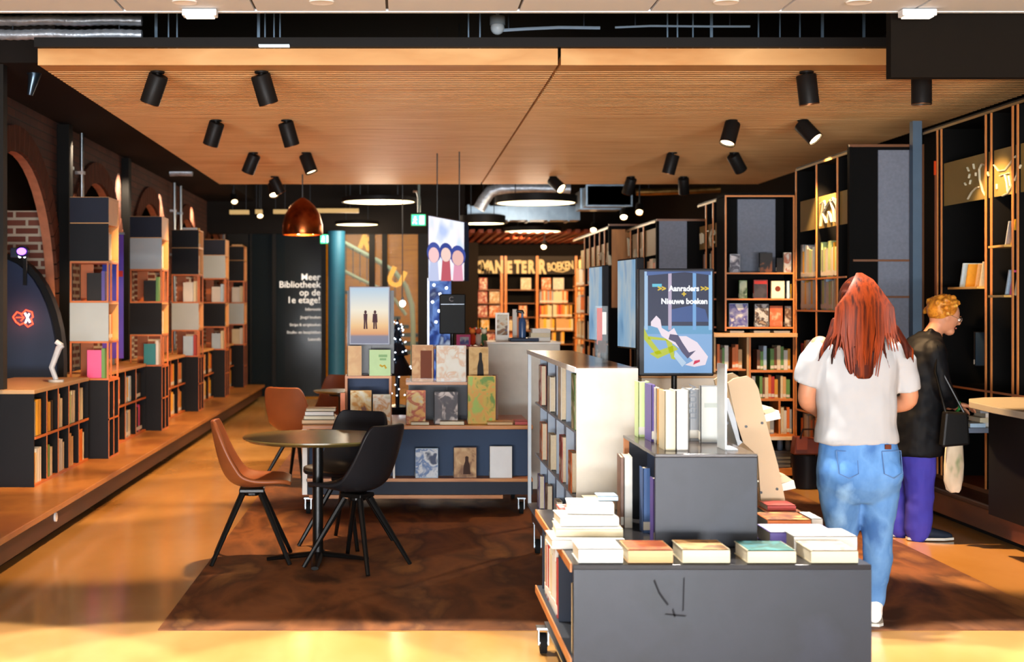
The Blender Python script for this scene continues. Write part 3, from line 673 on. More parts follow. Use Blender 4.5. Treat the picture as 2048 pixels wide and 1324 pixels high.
def low_case(y0, y1, cells, label, front=False, k=0, x1=-2.615):
    x0 = x1 - (.62 if front else .36); z0, z1 = .24, .93; t = .018; zm = (z0 + z1) / 2
    r = empty('low_bookcase', ((x0 + x1) / 2, (y0 + y1) / 2, z0), label, 'bookcase', 'low bookcases on the left plinth')
    bx('top', COPL if not front else OAKP, x0, x1 + .004, y0, y1, z1 - .03, z1, r, bevel=.003)
    bx('end_panel', BLKP, x0, x1, y0, y0 + .016, z0, z1 - .03, r)
    bx('end_panel', BLKP, x0, x1, y1 - .016, y1, z0, z1 - .03, r)
    bx('back_panel', BLACK, x0, x1 - .26, y0 + .016, y1 - .016, z0, z1 - .03, r)
    xb = x1 - .24 if front else x0 + .325
    if not front:
        pass
    bx('bottom_board', COPW, x1 - .26, x1 + .002, y0 + .016, y1 - .016, z0, z0 + t, r)
    u_ = bx('middle_shelf', BLACK, x1 - .25, x1, y0 + .017, y1 - .017, zm - t / 2, zm + t / 2, r); bx('edge_strip', COPW, x1 + .0002, x1 + .006, y0 + .017, y1 - .017, zm - t / 2, zm + t / 2, u_)
    n = cells; st = (y1 - y0 - .032) / n
    for i in range(1, n):
        y = y0 + .016 + st * i
        MB().box(x1 - .25, x1 + .001, y - .008, y + .008, z0 + t, zm - t / 2).box(x1 - .25, x1 + .001, y - .008, y + .008, zm + t / 2, z1 - .03).build('divider', BLACK, r)
        MB().box(x1 + .0012, x1 + .005, y - .008, y + .008, z0 + t, zm - t / 2).box(x1 + .0012, x1 + .005, y - .008, y + .008, zm + t / 2, z1 - .03).build('divider_edge', COPW, r)
    return st, zm + t / 2, z0 + t
rr = random.Random(5)
st, zu, zl = low_case(9.93, 11.66, 5, 'low black ended bookcase with cream top at the front of the left plinth', True)
FC = {(0, 1): ['grey', 'yellow', 'gold'], (1, 1): ['yellow', 'gold', 'black'], (2, 1): ['tan', 'cream'], (3, 1): ['pink', 'pale green', 'cream'], (4, 1): ['tan', 'cream'],
      (0, 0): ['gold', 'cream', 'white'], (1, 0): ['cream', 'green', 'cream'], (2, 0): ['cream', 'white'], (3, 0): ['tan', 'tan'], (4, 0): ['cream', 'orange']}
for (i, lv), cs in FC.items():
    y = 9.93 + .016 + st * i + .012
    for n, c in enumerate((cs + cs[::-1] + cs)[:6]):
        t = rr.uniform(.05, .085); h = rr.uniform(.21, .26)
        if y + t > 9.93 + .016 + st * (i + .86) - .01: break
        full_book((-2.63, y, (zu if lv else zl) + .0005), t, .2, h, c, 'thick %s book, %s in the %s %s compartment of the front low bookcase' % (c, ORDN[n], ORDN[i], 'upper' if lv else 'lower'), 'books in the front low bookcase', (0, 0, R(90)), sticker=False)
        y += t + .002
for k in range(4):
    a = TOWD[k] + TD + .01; b = TOWD[k + 1] - .012
    st, zu, zl = low_case(a, b, 4, 'low copper framed bookcase between the %s and %s cube towers' % (ORDN[k], ORDN[k + 1]), k=k, x1=-2.63)
    # only the far cells can be seen past the towers
    for lv, z in ((1, zu), (0, zl)):
        for i in range(4):
            if k == 3 and i < 2: continue
            row((-2.655, a + .016 + st * i + .012, z), (0, 1, 0), R(90), st - .03, z, .27, .2, ['cream', 'tan', 'black', 'grey', 'yellow', 'pale blue', 'pink', 'orange'] if k == 0 else ['tan', 'yellow', 'cream', 'orange', 'gold'],
                '%s bay, %s row, low case after the %s tower' % (ORDN[i], ('lower', 'upper')[lv], ORDN[k]), 'books in the low bookcases', .06, .11, rnd=rr, hvar=.15, fill=.72)
lamp('niche_fill_spot', 'SPOT', (-3.0, 13.05, 3.05), (-4.1, 13.6, 1.3), 90, WARMW, .06, cone=70)  # unseen spots without fittings, added to light the niche brick
lamp('niche_fill_spot', 'SPOT', (-3.0, 15.7, 3.05), (-4.1, 16.3, 1.2), 90, WARMW, .06, cone=70)
lamp('niche_fill_spot', 'SPOT', (-3.0, 18.4, 3.05), (-4.1, 18.9, 1.2), 90, WARMW, .06, cone=70)
lamp('niche_fill_spot', 'SPOT', (-3.0, 21.0, 3.05), (-4.1, 21.5, 1.2), 90, WARMW, .06, cone=70)

# round topped blue-grey machine in the first arch, with a red neon sign
r = empty('arched_panel', (-3.46, 12.0, .24), 'blue-grey round topped panel with a red neon sign in the first arch', 'panel')
def archpoly(xa, xb, z0, zt, n=20):
    c = (xa + xb) / 2; h = (xb - xa) / 2; zs = zt - .95
    return [(xa, z0), (xb, z0)] + [(c + h * math.cos(math.pi * i / n), zs + .95 * math.sin(math.pi * i / n)) for i in range(n + 1)]
MB().prism(archpoly(-3.95, -2.965, .24, 1.93), 'y', 12.0, 12.06).build('face', M('#2f3d55', .6, noise=(3, .1)), r)
MB().prism(archpoly(-4.0, -2.92, .24, 1.98), 'y', 12.062, 12.2).build('rim', BLACK, r)
NEON = M('#ff3b22', .5, emit=2.6); NEW = M('#ffe9dc', .5, emit=2.2)
c = at(45, 636, 11.96); s_ = 1 / 234 * 1.0
def nt(pts, rr_=.006): return MB().tube([(c.x + a * s_, 11.975, c.z + b * s_) for a, b in pts], rr_, 6)
nt([(-20, 2), (-12, 12), (-2, 8), (6, 16), (18, 12), (20, 2), (16, -2), (20, -12), (10, -18), (2, -10), (-6, -14), (-14, -8), (-20, 2)]).build('neon_outline', NEON, r)
nt([(-14, 1), (2, 1), (-4, 7), (2, 1), (-4, -6)], .005).build('neon_arrow', NEON, r)
nt([(4, 10), (14, -9)], .008).tube([(c.x + 13 * s_, 11.97, c.z + 9 * s_), (c.x + 5 * s_, 11.97, c.z - 10 * s_)], .007, 6).build('neon_cross', NEW, r)
lamp('neon_lamp', 'POINT', (c.x, 11.9, c.z), (0, 0, 0), 1.2, (1, .15, .06), .08)
p = at(45, 503, 11.9)
r = empty('purple_lamp', (p.x, 11.9, p.z), 'small purple lit lamp above the round topped panel', 'light')
MB().ell((p.x, 11.87, p.z), .04, .03, .03).build('lens', M('#7a45ff', .5, emit=5), r, smooth=True)
MB().cyl((p.x, 11.89, p.z), (p.x, 11.96, p.z), .05, n=16).build('housing', BLACKM, r, smooth=True)
bx('bracket', BLACKM, p.x - .015, p.x + .015, 11.97, 11.99, 1.7, p.z, r)
p = at(12, 505, 11.6); q = at(30, 515, 11.6)
r = empty('small_device', (p.x, 11.9, 1.93), 'small grey device with two white lights on the panel top', 'device')
bx('body', M('#3b4650', .5), p.x - .06, p.x + .08, 11.93, 12.0, 1.935, 2.02, r, bevel=.01)
for dx in (.045, .085): MB().ell((p.x + dx - .02, 11.925, 1.945), .012, .008, .012).build('indicator', M('#eaf6ff', .5, emit=6), r)
# pale grey arm beside it
r = empty('book_scanner_arm', at(112, 765, 10.9), 'pale grey angled stand arm on the front low bookcase', 'stand'); a = at(112, 765, 10.9)
MB().cyl((a.x, 10.9, .931), (a.x, 10.9, .95), .06, n=20).build('foot', M('#b9bfc6', .4), r, smooth=True)
MB().tube([(a.x, 10.9, .95), at(103, 735, 10.9), at(118, 695, 10.9), at(126, 690, 10.9)], [.02, .022, .026, .02], 8).build('arm', M('#aab3bf', .4), r, smooth=True)
MB().tube([at(112, 683, 10.9), at(124, 692, 10.9)], .02, 8).build('head', M('#c5ccd4', .4), r, smooth=True)
# banner behind tower one
a = at(236, 0, 14.0); b = at(254, 0, 14.0)
r = empty('banner', ((a.x + b.x) / 2, 13.7, .95), 'narrow purple and blue fabric banner hanging between the first two towers', 'banner')
BAN = ramp_mat('banner_print', ['#4a3aa8', '#6a4cc0', '#3250c8', '#7a3a90'], (1, 1, .6), 1.6, .7, 2)
zt = at(0, 470, 14).z
bx('fabric', BAN, -2.98, -2.77, 13.9, 13.906, 1.0, zt, r); bx('top_rod', STEEL, -2.99, -2.76, 13.89, 13.915, zt, zt + .02, r); bx('red_mark', M('#b02a2a', .6), -2.83, -2.775, 13.896, 13.9, zt - .42, zt - .36, r)
bx('stand', STEEL, -2.885, -2.865, 13.915, 13.925, .935, zt, r)
# small things on the low case tops
for k, (u, v, y) in enumerate(((262, 728, 13.6), (345, 697, 16.2))):
    pass
# ------------------------------------------------------------------ round table and shell chairs
TC = Vector((-.505, 8.36, .006))
TABM = ramp_mat('table_top_wood', ['#4d4a34', '#6f5a30', '#57512f'], (.5, 3, 1), 2, .22, 4)
def cafe_table(c, rad, zt, label, legr=.032):
    r = empty('round_table', c, label, 'table')
    MB().lathe([(.001, zt - .026), (rad - .03, zt - .026), (rad, zt - .008), (rad, zt), (.001, zt)], (c.x, c.y, 0), 56).build('table_top', TABM, r, smooth=True)
    MB().cyl((c.x, c.y, .03), (c.x, c.y, zt - .027), legr, n=20).cyl((c.x, c.y, zt - .05), (c.x, c.y, zt - .027), .12, n=20).build('column', BLACKM, r, smooth=True)
    for k in range(4):
        a = R(0 + 90 * k); d = Vector((math.cos(a), math.sin(a), 0)); L = rad * .68
        MB().tube([Vector((c.x, c.y, c.z + .045)) , Vector((c.x, c.y, c.z + .03)) + d * L * .5, Vector((c.x, c.y, c.z + .012)) + d * L], [.035, .032, .022], 8, flat=.5).build('foot', BLACKM, r, smooth=True)
    return r
cafe_table(TC, .447, .75, 'round cafe table with thin dark wooden top and black cross foot')
cafe_table(Vector((-.56, 12.9, .006)), .26, .745, 'small dark round table beyond the brown chairs')
PROF = [(-.235, .835), (-.232, .80), (-.215, .70), (-.19, .60), (-.165, .53), (-.125, .475), (-.06, .447), (.03, .447), (.13, .462), (.20, .472), (.235, .462)]
WID = [.150, .185, .205, .215, .222, .228, .232, .232, .225, .205, .17]
CUR = [.02, .035, .055, .075, .09, .09, .07, .045, .03, .02, .01]
def chair(x, y, rz, mat, label, lean=0):
    r = empty('shell_chair', (x, y, .006), label, 'chair', rz=rz)
    n = 12; vs = []; fs = []
    for i, (px_, pz) in enumerate(PROF):
        a = PROF[max(0, i - 1)]; b = PROF[min(len(PROF) - 1, i + 1)]
        t = Vector((b[0] - a[0], 0, b[1] - a[1])).normalized(); nn = Vector((-t.z, 0, t.x))  # towards the sitter
        for k in range(n + 1):
            s_ = -1 + 2 * k / n
            p = Vector((px_, WID[i] * s_, pz)) + nn * CUR[i] * abs(s_) ** 2.4
            vs.append(p)
    for i in range(len(PROF) - 1):
        for k in range(n): fs.append((i * (n + 1) + k, i * (n + 1) + k + 1, (i + 1) * (n + 1) + k + 1, (i + 1) * (n + 1) + k))
    mb = MB().add(vs, fs); o = mb.build('seat_shell', mat, r, world=False, smooth=True, mods=True)
    ss = o.modifiers.new('sub', 'SUBSURF'); ss.levels = 1; ss.render_levels = 2
    so = o.modifiers.new('thick', 'SOLIDIFY'); so.thickness = .022; so.offset = 0
    MB().box(-.075, .075, -.07, .07, .405, .43).cyl((0, 0, .385), (0, 0, .41), .05, n=16).build('under_frame', BLACKM, r, world=False, bevel=.006)
    for sx, sy in ((1, 1), (1, -1), (-1, 1), (-1, -1)):
        MB().tube([(sx * .055, sy * .05, .40), (sx * .23, sy * .215, .002)], [.019, .0125], 8).build('leg', BLACKM, r, world=False, smooth=True)
    return r
LEA = M('#8a4a26', .42, noise=(7, .18)); BLEA = M('#1d1c1e', .35, noise=(7, .1))
chair(-.905, 8.42, R(4), LEA, 'brown leather shell chair seen from the side at the left of the round table')
chair(-.265, 8.20, R(146), BLEA, 'black shell chair with its back turned, in front of the round table')
chair(-.36, 8.97, R(-118), BLEA, 'black shell chair on the far side of the round table')
chair(-.90, 11.9, R(62), LEA, 'brown shell chair turned away behind the round table')
chair(-.66, 13.6, R(-110), LEA, 'brown shell chair farthest back, beyond the small round table')

# ------------------------------------------------------------------ trolleys
WH = M('#d9d6cd', .4)
def castor(x, y, r_parent, zt=.12):
    rr_ = .045
    g = MB().cyl((x - .014, y, rr_ + .002), (x + .014, y, rr_ + .002), rr_, n=24).build('castor_wheel', RUB, r_parent, smooth=True)
    MB().cyl((x - .019, y, rr_ + .002), (x + .019, y, rr_ + .002), .018, n=16).box(x - .024, x - .018, y - .018, y + .018, .04, zt - .008).box(x + .018, x + .024, y - .018, y + .018, .04, zt - .008).box(x - .03, x + .03, y - .03, y + .03, zt - .010, zt).build('castor_fork', STEEL, r_parent)
# long low trolley in the middle
MX0, MX1, MY0, MY1, MZ = -.73, .95, 10.2, 11.15, .657
r = empty('display_trolley', (.1, 10.7, .006), 'long slate blue display trolley with oak top behind the round table', 'display unit')
bx('top', OAKX, MX0, MX1, MY0 - .01, MY1, MZ - .03, MZ, r, bevel=.004)
bx('back_panel', SLATEB, MX0 + .04, MX1, MY0 + .16, MY0 + .19, .27, MZ - .03, r)
bx('shelf', OAKX, MX0 + .03, MX1, MY0, MY0 + .16, .245, .268, r)
bx('plinth_box', SLATE, MX0 + .03, MX1, MY0 + .015, MY1 - .03, .15, .244, r)
bx('bottom_board', OAKX, MX0 + .05, MX1 - .22, MY0 - .02, MY1 - .02, .125, .15, r)
bx('end_panel', WH, MX0, MX0 + .035, MY0, MY1 - .02, .15, MZ - .03, r)
bx('end_panel', WH, MX0 + .66, MX0 + .675, MY0 + .02, MY0 + .16, .268, MZ - .03, r)
for x, y in ((MX0 + .04, MY0 + .06), (MX1 - .08, MY0 + .06), (MX0 + .04, MY1 - .1), (MX1 - .08, MY1 - .1)): castor(x, y, r, .124)
def sil(r, t, d, h, pts, mat, dx=.0016):
    MB().add([(t + dx, d * a, h * b) for a, b in pts], [tuple(range(len(pts)))]).build('printed_figure', mat, r, world=False)
def figure(mat, cx=.5, w_=.16, lo=.12, hi=.75):
    return lambda r, t, d, h: sil(r, t, d, h, [(cx - w_, lo), (cx + w_, lo), (cx + w_ * .8, lo + (hi - lo) * .5), (cx + w_ * .45, lo + (hi - lo) * .72), (cx + w_ * .45, hi - .03), (cx, hi), (cx - w_ * .45, hi - .03), (cx - w_ * .45, lo + (hi - lo) * .72), (cx - w_ * .9, lo + (hi - lo) * .45)], mat)
facing(830, 876, 897, 957, 10.24, 'pale blue', 'book with a blue and white swirled cover on the low trolley shelf', art('#20365e', '#e8eef2', '#5a80b8', '#f2f2f2', seed=2), zb=.268)
facing(907, 953, 895, 957, 10.24, 'brown', 'book with a dark figure on a tan cover on the low trolley shelf', art('#8a5a30', '#c89a64', '#e0b880', seed=3), zb=.268, motif=figure(M('#3a2216', .5), .58, .16, .12, .72))
facing(979, 1024, 893, 957, 10.24, 'white', 'blank white covered book on the low trolley shelf', M('#d8d8d6', .4), zb=.268)
# left crate with oak frame
CY = 10.45
a = at(690, 0, CY).x; b = at(783, 0, CY).x; zt = at(0, 752, CY).z
r = empty('display_crate', ((a + b) / 2, CY + .1, MZ), 'oak framed crate with dark blue back on the trolley', 'crate')
bx('top', OAKX, a, b, CY, CY + .28, zt - .018, zt, r); bx('side', OAKL, a, a + .018, CY, CY + .28, MZ + .0005, zt - .018, r); bx('side', OAKL, b - .018, b, CY, CY + .28, MZ + .0005, zt - .018, r)
bx('back', M('#39445c', .55), a + .018, b - .018, CY + .2, CY + .21, MZ + .0005, zt - .018, r)
facing(695, 723, 692, 751, CY + .03, 'tan', 'narrow tan book standing at the left on the oak crate', art('#d9a566', '#e6b878', seed=4), zb=zt)
def zigz(r, t, d, h): 
    MB().box(t + .001, t + .002, d * .45, d * .85, h * .72, h * .82).box(t + .001, t + .002, d * .5, d * .8, h * .6, h * .68).build('title', M('#6f9a5c', .5), r, world=False)
    MB().tube([(t + .002, d * .5, h * .42), (t + .002, d * .62, h * .36), (t + .002, d * .72, h * .4), (t + .002, d * .8, h * .28)], .008, 6).build('printed_figure', M('#c9a53a', .5), r, world=False)
facing(738, 781, 700, 751, CY + .03, 'pale green', 'light green book with small yellow mark on the oak crate', M('#a4c284', .45), zb=zt, motif=zigz)
facing(700, 743, 781, 832, CY - .12, 'gold', 'yellow brown illustrated book leaning before the oak crate', art('#7a3f18', '#d8952c', '#f0d9a0', '#f4ead0', seed=5), zb=MZ)
facing(745, 781, 789, 846, CY - .2, 'cream', 'cream patterned book before the oak crate', art('#f2e2c0', '#e2a868', '#f4ecd8', '#d9d0b0', seed=6), zb=MZ)
facing(680, 690, 786, 838, CY - .13, 'orange', 'thin orange book edge left of the oak crate', zb=MZ)
# stack of cream books left
p0 = at(605, 849, 10.35)
zz = MZ + .0005
for k, (du, w_, t, c) in enumerate(((0, .235, .03, 'tan'), (4, .225, .028, 'cream'), (6, .21, .03, 'white'), (8, .215, .022, 'cream'))):
    x = p0.x + du / 270
    full_book((x + w_ , 10.3 + .004 * k, zz), t, .16, w_, c, '%s book lying %s from the bottom in the small stack on the trolley end' % (c, ORDN[k]), 'stack on the trolley end', (0, R(-90), 0), sticker=False)
    zz += t + .001
# oak riser with clear legs and books
a = at(812, 0, CY).x; b = at(985, 0, CY).x; zt2 = at(0, 764, CY).z
r = empty('display_riser', ((a + b) / 2, CY, MZ), 'oak shelf riser on clear supports on the trolley', 'riser')
bx('board', OAKX, a, b, CY - .02, CY + .24, zt2 - .02, zt2, r)
for x in (a + .02, b - .06, (a + b) / 2 - .02):
    bx('support', GLASS, x, x + .006, CY, CY + .2, MZ + .0005, zt2 - .02, r); 
bx('back', M('#4a5058', .5), a + .02, b - .02, CY + .22, CY + .235, MZ + .0005, zt2 - .0201, r)
bx('lip', GLASS, a, b, CY - .026, CY - .021, zt2 - .015, zt2 + .03, r)
facing(823, 866, 690, 762, CY + .02, 'tan', 'tan book with a dark window picture on the oak riser', art('#d9a05a', '#c98a48', '#e2b070', seed=8), zb=zt2,
       motif=lambda r, t, d, h: MB().box(t + .001, t + .002, d * .42, d * .95, h * .08, h * .85).build('printed_figure', M('#6a3216', .5), r, world=False))
facing(872, 932, 691, 762, CY + .02, 'white', 'large cream white book with faint red marks on the oak riser', art('#f6f2e4', '#f4eedc', '#eec8a8', '#f6f4ea', seed=9), zb=zt2)
facing(937, 977, 694, 764, CY + .02, 'tan', 'tan book with a black standing figure at the right of the oak riser', art('#c99a4c', '#e0b468', '#d2a050', seed=10), zb=zt2, motif=figure(M('#1c1512', .5), .6, .17, .12, .85))
facing(812, 851, 781, 847, CY - .17, 'orange', 'orange and red pictured book under the oak riser', art('#f0b050', '#c04a1c', '#f4d080', '#e8e0c0', seed=11), zb=MZ)
facing(868, 916, 783, 847, CY - .17, 'black', 'dark book with a pale face-like shape under the oak riser', art('#2c2026', '#3a2a30', '#d8c8c0', '#f0e8e4', seed=12), zb=MZ)
facing(935, 991, 752, 845, CY - .14, 'yellow', 'large yellow and green illustrated book standing on the trolley', art('#6f9a2c', '#d8b83c', '#e8a838', '#a8c850', seed=13), zb=MZ)
facing(985, 996, 750, 847, CY - .02, 'brown', 'dark brown book edge at the right of the riser', zb=MZ)
for k, (u0, u1, c) in enumerate(((822, 858, 'cream'), (880, 928, 'cream'), (975, 1025, 'tan'), (1030, 1056, 'red'))):
    a = at(u0, 0, 10.2); b = at(u1, 0, 10.2)
    full_book((b.x, 10.205, MZ + .0005), .022 + .006 * (k % 2), .1 if k < 2 else .17, b.x - a.x, c, '%s book lying flat at the trolley front edge, %s from the left' % (c, ORDN[k]), 'flat books on the trolley edge', (0, R(-90), 0), sticker=False)
# sunset poster on a stand
y = 10.62; a = at(698, 690, y); b = at(780, 573, y)
r = empty('poster_stand', ((a.x + b.x) / 2, y + .1, zt), 'framed beach poster with two walking silhouettes above the oak crate', 'poster')
bx('frame', M('#8f93a0', .4), a.x, b.x, y, y + .02, a.z, b.z, r, bevel=.006)
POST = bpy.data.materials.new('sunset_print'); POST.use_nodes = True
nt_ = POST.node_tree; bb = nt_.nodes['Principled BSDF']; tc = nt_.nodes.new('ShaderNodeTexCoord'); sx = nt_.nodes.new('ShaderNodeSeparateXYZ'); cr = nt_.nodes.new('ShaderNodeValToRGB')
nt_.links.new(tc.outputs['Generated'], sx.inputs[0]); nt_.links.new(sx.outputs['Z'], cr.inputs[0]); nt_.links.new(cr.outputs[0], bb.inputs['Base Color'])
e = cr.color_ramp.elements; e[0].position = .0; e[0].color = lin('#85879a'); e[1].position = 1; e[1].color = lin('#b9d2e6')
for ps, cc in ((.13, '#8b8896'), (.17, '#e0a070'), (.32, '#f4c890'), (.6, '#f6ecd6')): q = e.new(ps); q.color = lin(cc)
nt_.links.new(cr.outputs[0], bb.inputs['Emission Color']); bb.inputs['Emission Strength'].default_value = .48; dark_base(POST)  # poster brightness comes from its own glow over a black base
bx('print', POST, a.x + .012, b.x - .012, y - .003, y, a.z + .012, b.z - .012, r)
SIL = M('#4a3038', .6); s_ = 264
for k, (u, dv) in enumerate(((731, 0), (750, -2))):
    f = at(u, 650, y); mb = MB()
    mb.ell((f.x, y - .006, f.z + .098), .010, .002, .014, 10, 6)
    mb.tube([(f.x, y - .006, f.z + .085), (f.x, y - .006, f.z + .035)], [.015, .013], 8, flat=.15) if k == 0 else mb.tube([(f.x, y - .006, f.z + .085), (f.x, y - .006, f.z + .02)], [.016, .02], 8, flat=.15)
    mb.tube([(f.x - .006, y - .006, f.z + .04), (f.x - .008, y - .006, f.z - .03)], .006, 6, flat=.3).tube([(f.x + .006, y - .006, f.z + .04), (f.x + .01, y - .006, f.z - .03)], .006, 6, flat=.3)
    mb.build('printed_figure', SIL, r)
bx('stand_leg', BLACKM, (a.x + b.x) / 2 - .012, (a.x + b.x) / 2 + .012, y + .021, y + .04, zt + .001, b.z - .1, r)
bx('stand_foot', BLACKM, a.x + .02, b.x - .02, y - .03, y + .09, zt + .0005, zt + .008, r)
bx('back_board', BLACKM, a.x - .015, b.x + .03, y + .045, y + .06, zt + .008, b.z - .03, r)

# white counter block and things on it
y = 11.6; a = at(975, 0, y); b = at(1120, 0, y); zc = 1.225
r = empty('display_plinth', ((a.x + b.x) / 2, y + .3, .006), 'white box shaped display counter behind the oak trolley', 'counter')
bx('body', CREAM, a.x, b.x, y, y + .6, .0065, zc - .018, r, bevel=.004); bx('top', M('#e6e2d8', .4), a.x - .006, b.x + .006, y - .006, y + .6, zc - .018, zc, r, bevel=.003)
r = empty('dispenser', at(1045, 675, 11.8), 'slim dark blue hand gel dispenser on the white counter', 'dispenser')
c = at(1045, 675, 11.8).x
bx('base', M('#243046', .35), at(1020, 0, 11.7).x, at(1078, 0, 11.7).x, 11.7, 11.95, zc + .0005, zc + .03, r, bevel=.006)
MB().lathe([(.03, zc + .03), (.032, zc + .16), (.022, zc + .19), (.01, zc + .2), (.01, zc + .235), (.001, zc + .236)], (c, 11.82, 0), 20).build('bottle', M('#35527e', .25), r, smooth=True)
MB().tube([(c, 11.82, zc + .235), (c, 11.82, zc + .25), (c - .05, 11.82, zc + .255)], [.02, .018, .01], 10).build('pump', BLACKM, r, smooth=True)
r = empty('picture_card', at(1005, 676, 11.9), 'small framed picture card on the white counter', 'picture'); a = at(991, 0, 11.9).x; b = at(1018, 0, 11.9).x
bx('frame', M('#e8e4da', .4), a, b, 11.9, 11.915, zc + .0005, zc + .24, r); bx('print', art('#2c4a7a', '#8a5a24', '#e0d8c0', '#c8842c', seed=21), a + .012, b - .012, 11.898, 11.9, zc + .05, zc + .225, r)
r = empty('book_holder', at(1030, 660, 12.0), 'white and orange leaflets standing behind the gel dispenser', 'leaflets'); a = at(1026, 0, 12.0).x
bx('leaflet', M('#ccc6ba', .5), a, a + .035, 12.02, 12.06, zc + .0005, zc + .27, r); bx('leaflet', M('#c9784a', .5), a + .036, a + .05, 12.02, 12.06, zc + .0005, zc + .2, r)
z = zc + .0005
for k in range(3):
    a = at(1058 + k * 3, 0, 11.75).x; b = at(1100, 0, 11.75).x
    book((b, 11.72, z), .035, .2, b - a, ('white', 'cream', 'white')[k], 'white box file lying %s from the bottom on the white counter' % ORDN[k], 'pile on the white counter', (0, R(-90), 0), False); z += .036
# black back of a monitor, pink box, flower things
y = 11.3; a = at(879, 668, y); b = at(931, 588, y)
r = empty('monitor', ((a.x + b.x) / 2, y, MZ), 'black back of a small portrait monitor before the blue banner', 'monitor')
bx('case', M('#0c0c0c', .5), a.x, b.x, y, y + .04, a.z, b.z, r, bevel=.008); bx('rim', M('#5a5f66', .3, .6), a.x + .01, b.x - .01, y - .006, y, b.z - .085, b.z - .08, r)
text_obj('maker_mark', 'C', .055, M('#6e6264', .5), ((a.x + b.x) / 2 - .03, y - .008, b.z - .06), FACECAM, r)
MB().cyl(((a.x + b.x) / 2, y + .06, .0065), ((a.x + b.x) / 2, y + .06, b.z - .1), .018, n=12).cyl(((a.x + b.x) / 2, y + .06, .0065), ((a.x + b.x) / 2, y + .06, .02), .13, n=24).build('stand', BLACKM, r, smooth=True)
y = 11.9; a = at(913, 691, y); b = at(941, 668, y)
r = empty('display_shelf', at(935, 700, 12.0), 'low oak stand holding the pink box and small toys', 'stand')
X0, X1 = at(860, 0, 12).x, at(960, 0, 12).x; zs = at(0, 692, 12).z
bx('top', OAKX, X0, X1, 11.8, 12.3, zs - .02, zs, r)
for x_ in (X0, X1 - .03):
    for y_ in (11.8, 12.27): bx('leg', OAKL, x_, x_ + .03, y_, y_ + .03, .0065, zs - .02, r)
r = empty('pink_box', ((a.x + b.x) / 2, y, zs), 'small pink box with a blue and white picture', 'box')
bx('box_body', M('#c92f7c', .45), a.x, b.x, y, y + .05, zs + .0005, zs + .1, r, bevel=.003); bx('print', art('#dfe6f4', '#5a5ab0', '#e88ac0', seed=22), a.x + .03, b.x - .015, y - .001, y, zs + .015, zs + .08, r)
for k, (u, c, lab) in enumerate(((945, '#d8481f', 'orange and white soft toy'), (957, '#cfc5b4', 'pale grey soft toy'), (968, '#3d6a40', 'dark green soft toy'))):
    p = at(u, 0, 12.1); r = empty('soft_toy', (p.x, 12.1, zs), lab + ' sitting beside the white counter', 'toy')
    MB().ell((p.x, 12.1, zs + .055), .03, .03, .055, 14, 10).build('body', M(c, .9), r, smooth=True)
    MB().ell((p.x, 12.09, zs + .125), .026, .026, .026, 14, 10).build('head', M(('#e8863a', '#b24a2a', '#e8dcc0')[k], .9), r, smooth=True)
    for s_ in (-1, 1): MB().ell((p.x + s_ * .02, 12.09, zs + .148), .009, .006, .011, 10, 6).build('ear', M(c, .9), r, smooth=True)

# hanging poster screen and blue lit banner
y = 14.0
r = empty('poster_screen', at(893, 562, y), 'bright hanging screen showing a group of people under a pale sky', 'screen')
pa, pb, pc, pd = at(856, 562, 14.0), at(930, 562, 13.7), at(930, 444, 13.7), at(856, 430, 14.0)
nrm = Vector((pb.x - pa.x, pb.y - pa.y, 0)).normalized(); off = Vector((-nrm.y, nrm.x, 0))
def on(u_, v_, o_=0):  # point on the screen
    q = pa + (pb - pa) * u_; t_ = pd + (pc - pd) * u_; return q + (t_ - q) * v_ - off * o_
mb = MB(); vs = [on(0, 0), on(1, 0), on(1, 1), on(0, 1)]; vs += [v + off * .06 for v in vs]
mb.add(vs, [(0, 1, 2, 3), (4, 7, 6, 5), (0, 4, 5, 1), (1, 5, 6, 2), (2, 6, 7, 3), (3, 7, 4, 0)]); mb.build('case', M('#2a3040', .4), r)
mb = MB().add([on(.02, .01, .003), on(.98, .01, .003), on(.98, .99, .003), on(.02, .99, .003)], [(0, 1, 2, 3)])
SCR = ramp_mat('pale_sky_picture', ['#b8c8f4', '#eef0fa', '#fbeef2', '#cfe0fa'], (1, 1, .6), 4.5, .4, 2, emit=.58); dark_base(SCR); mb.build('picture', SCR, r)
for k, (cx, cz, s_, cc, hair) in enumerate(((.17, .34, 1.6, '#f4c8c8', '#4a5aa8'), (.5, .36, 1.5, '#f2d0c4', '#3a4a98'), (.82, .32, 1.7, '#e8b8b0', '#3f50a0'))):
    w2 = pb.x - pa.x
    def dsk(du, dv, a_, b_, o_, n=18): return [on(cx + du + a_ * math.cos(2 * math.pi * i / n), cz + dv + b_ * math.sin(2 * math.pi * i / n), o_) for i in range(n)]
    MB().add(dsk(0, .10, .12 * s_, .10 * s_, .0045), [tuple(range(18))]).build('hair', E(hair), r)
    MB().add(dsk(0, .06, .09 * s_, .075 * s_, .006), [tuple(range(18))]).build('face', E(cc, .55), r)
    MB().add([on(cx - .14, .0, .0035), on(cx + .14, .0, .0035), on(cx + .1, cz, .0035), on(cx - .1, cz, .0035)], [(0, 1, 2, 3)]).build('shoulders', E(('#c8d0f0', '#c8606c', '#e8a0b8')[k]), r)
for uu in (.2, .8):
    p = on(uu, 1, -.03); MB().cyl(p, (p.x, p.y, 4.3), .006, n=6).build('cable', BLACKM, r)
y = 15.4; a = at(858, 700, y); b = at(902, 556, y)
BL = ramp_mat('blue_lit_banner', ['#0f1e4e', '#2a4a9a', '#6a90d8', '#1a2a66', '#d8e8f8'], (1, 1, 1), 3.5, .35, 4, emit=.45, distort=.8); dark_base(BL)
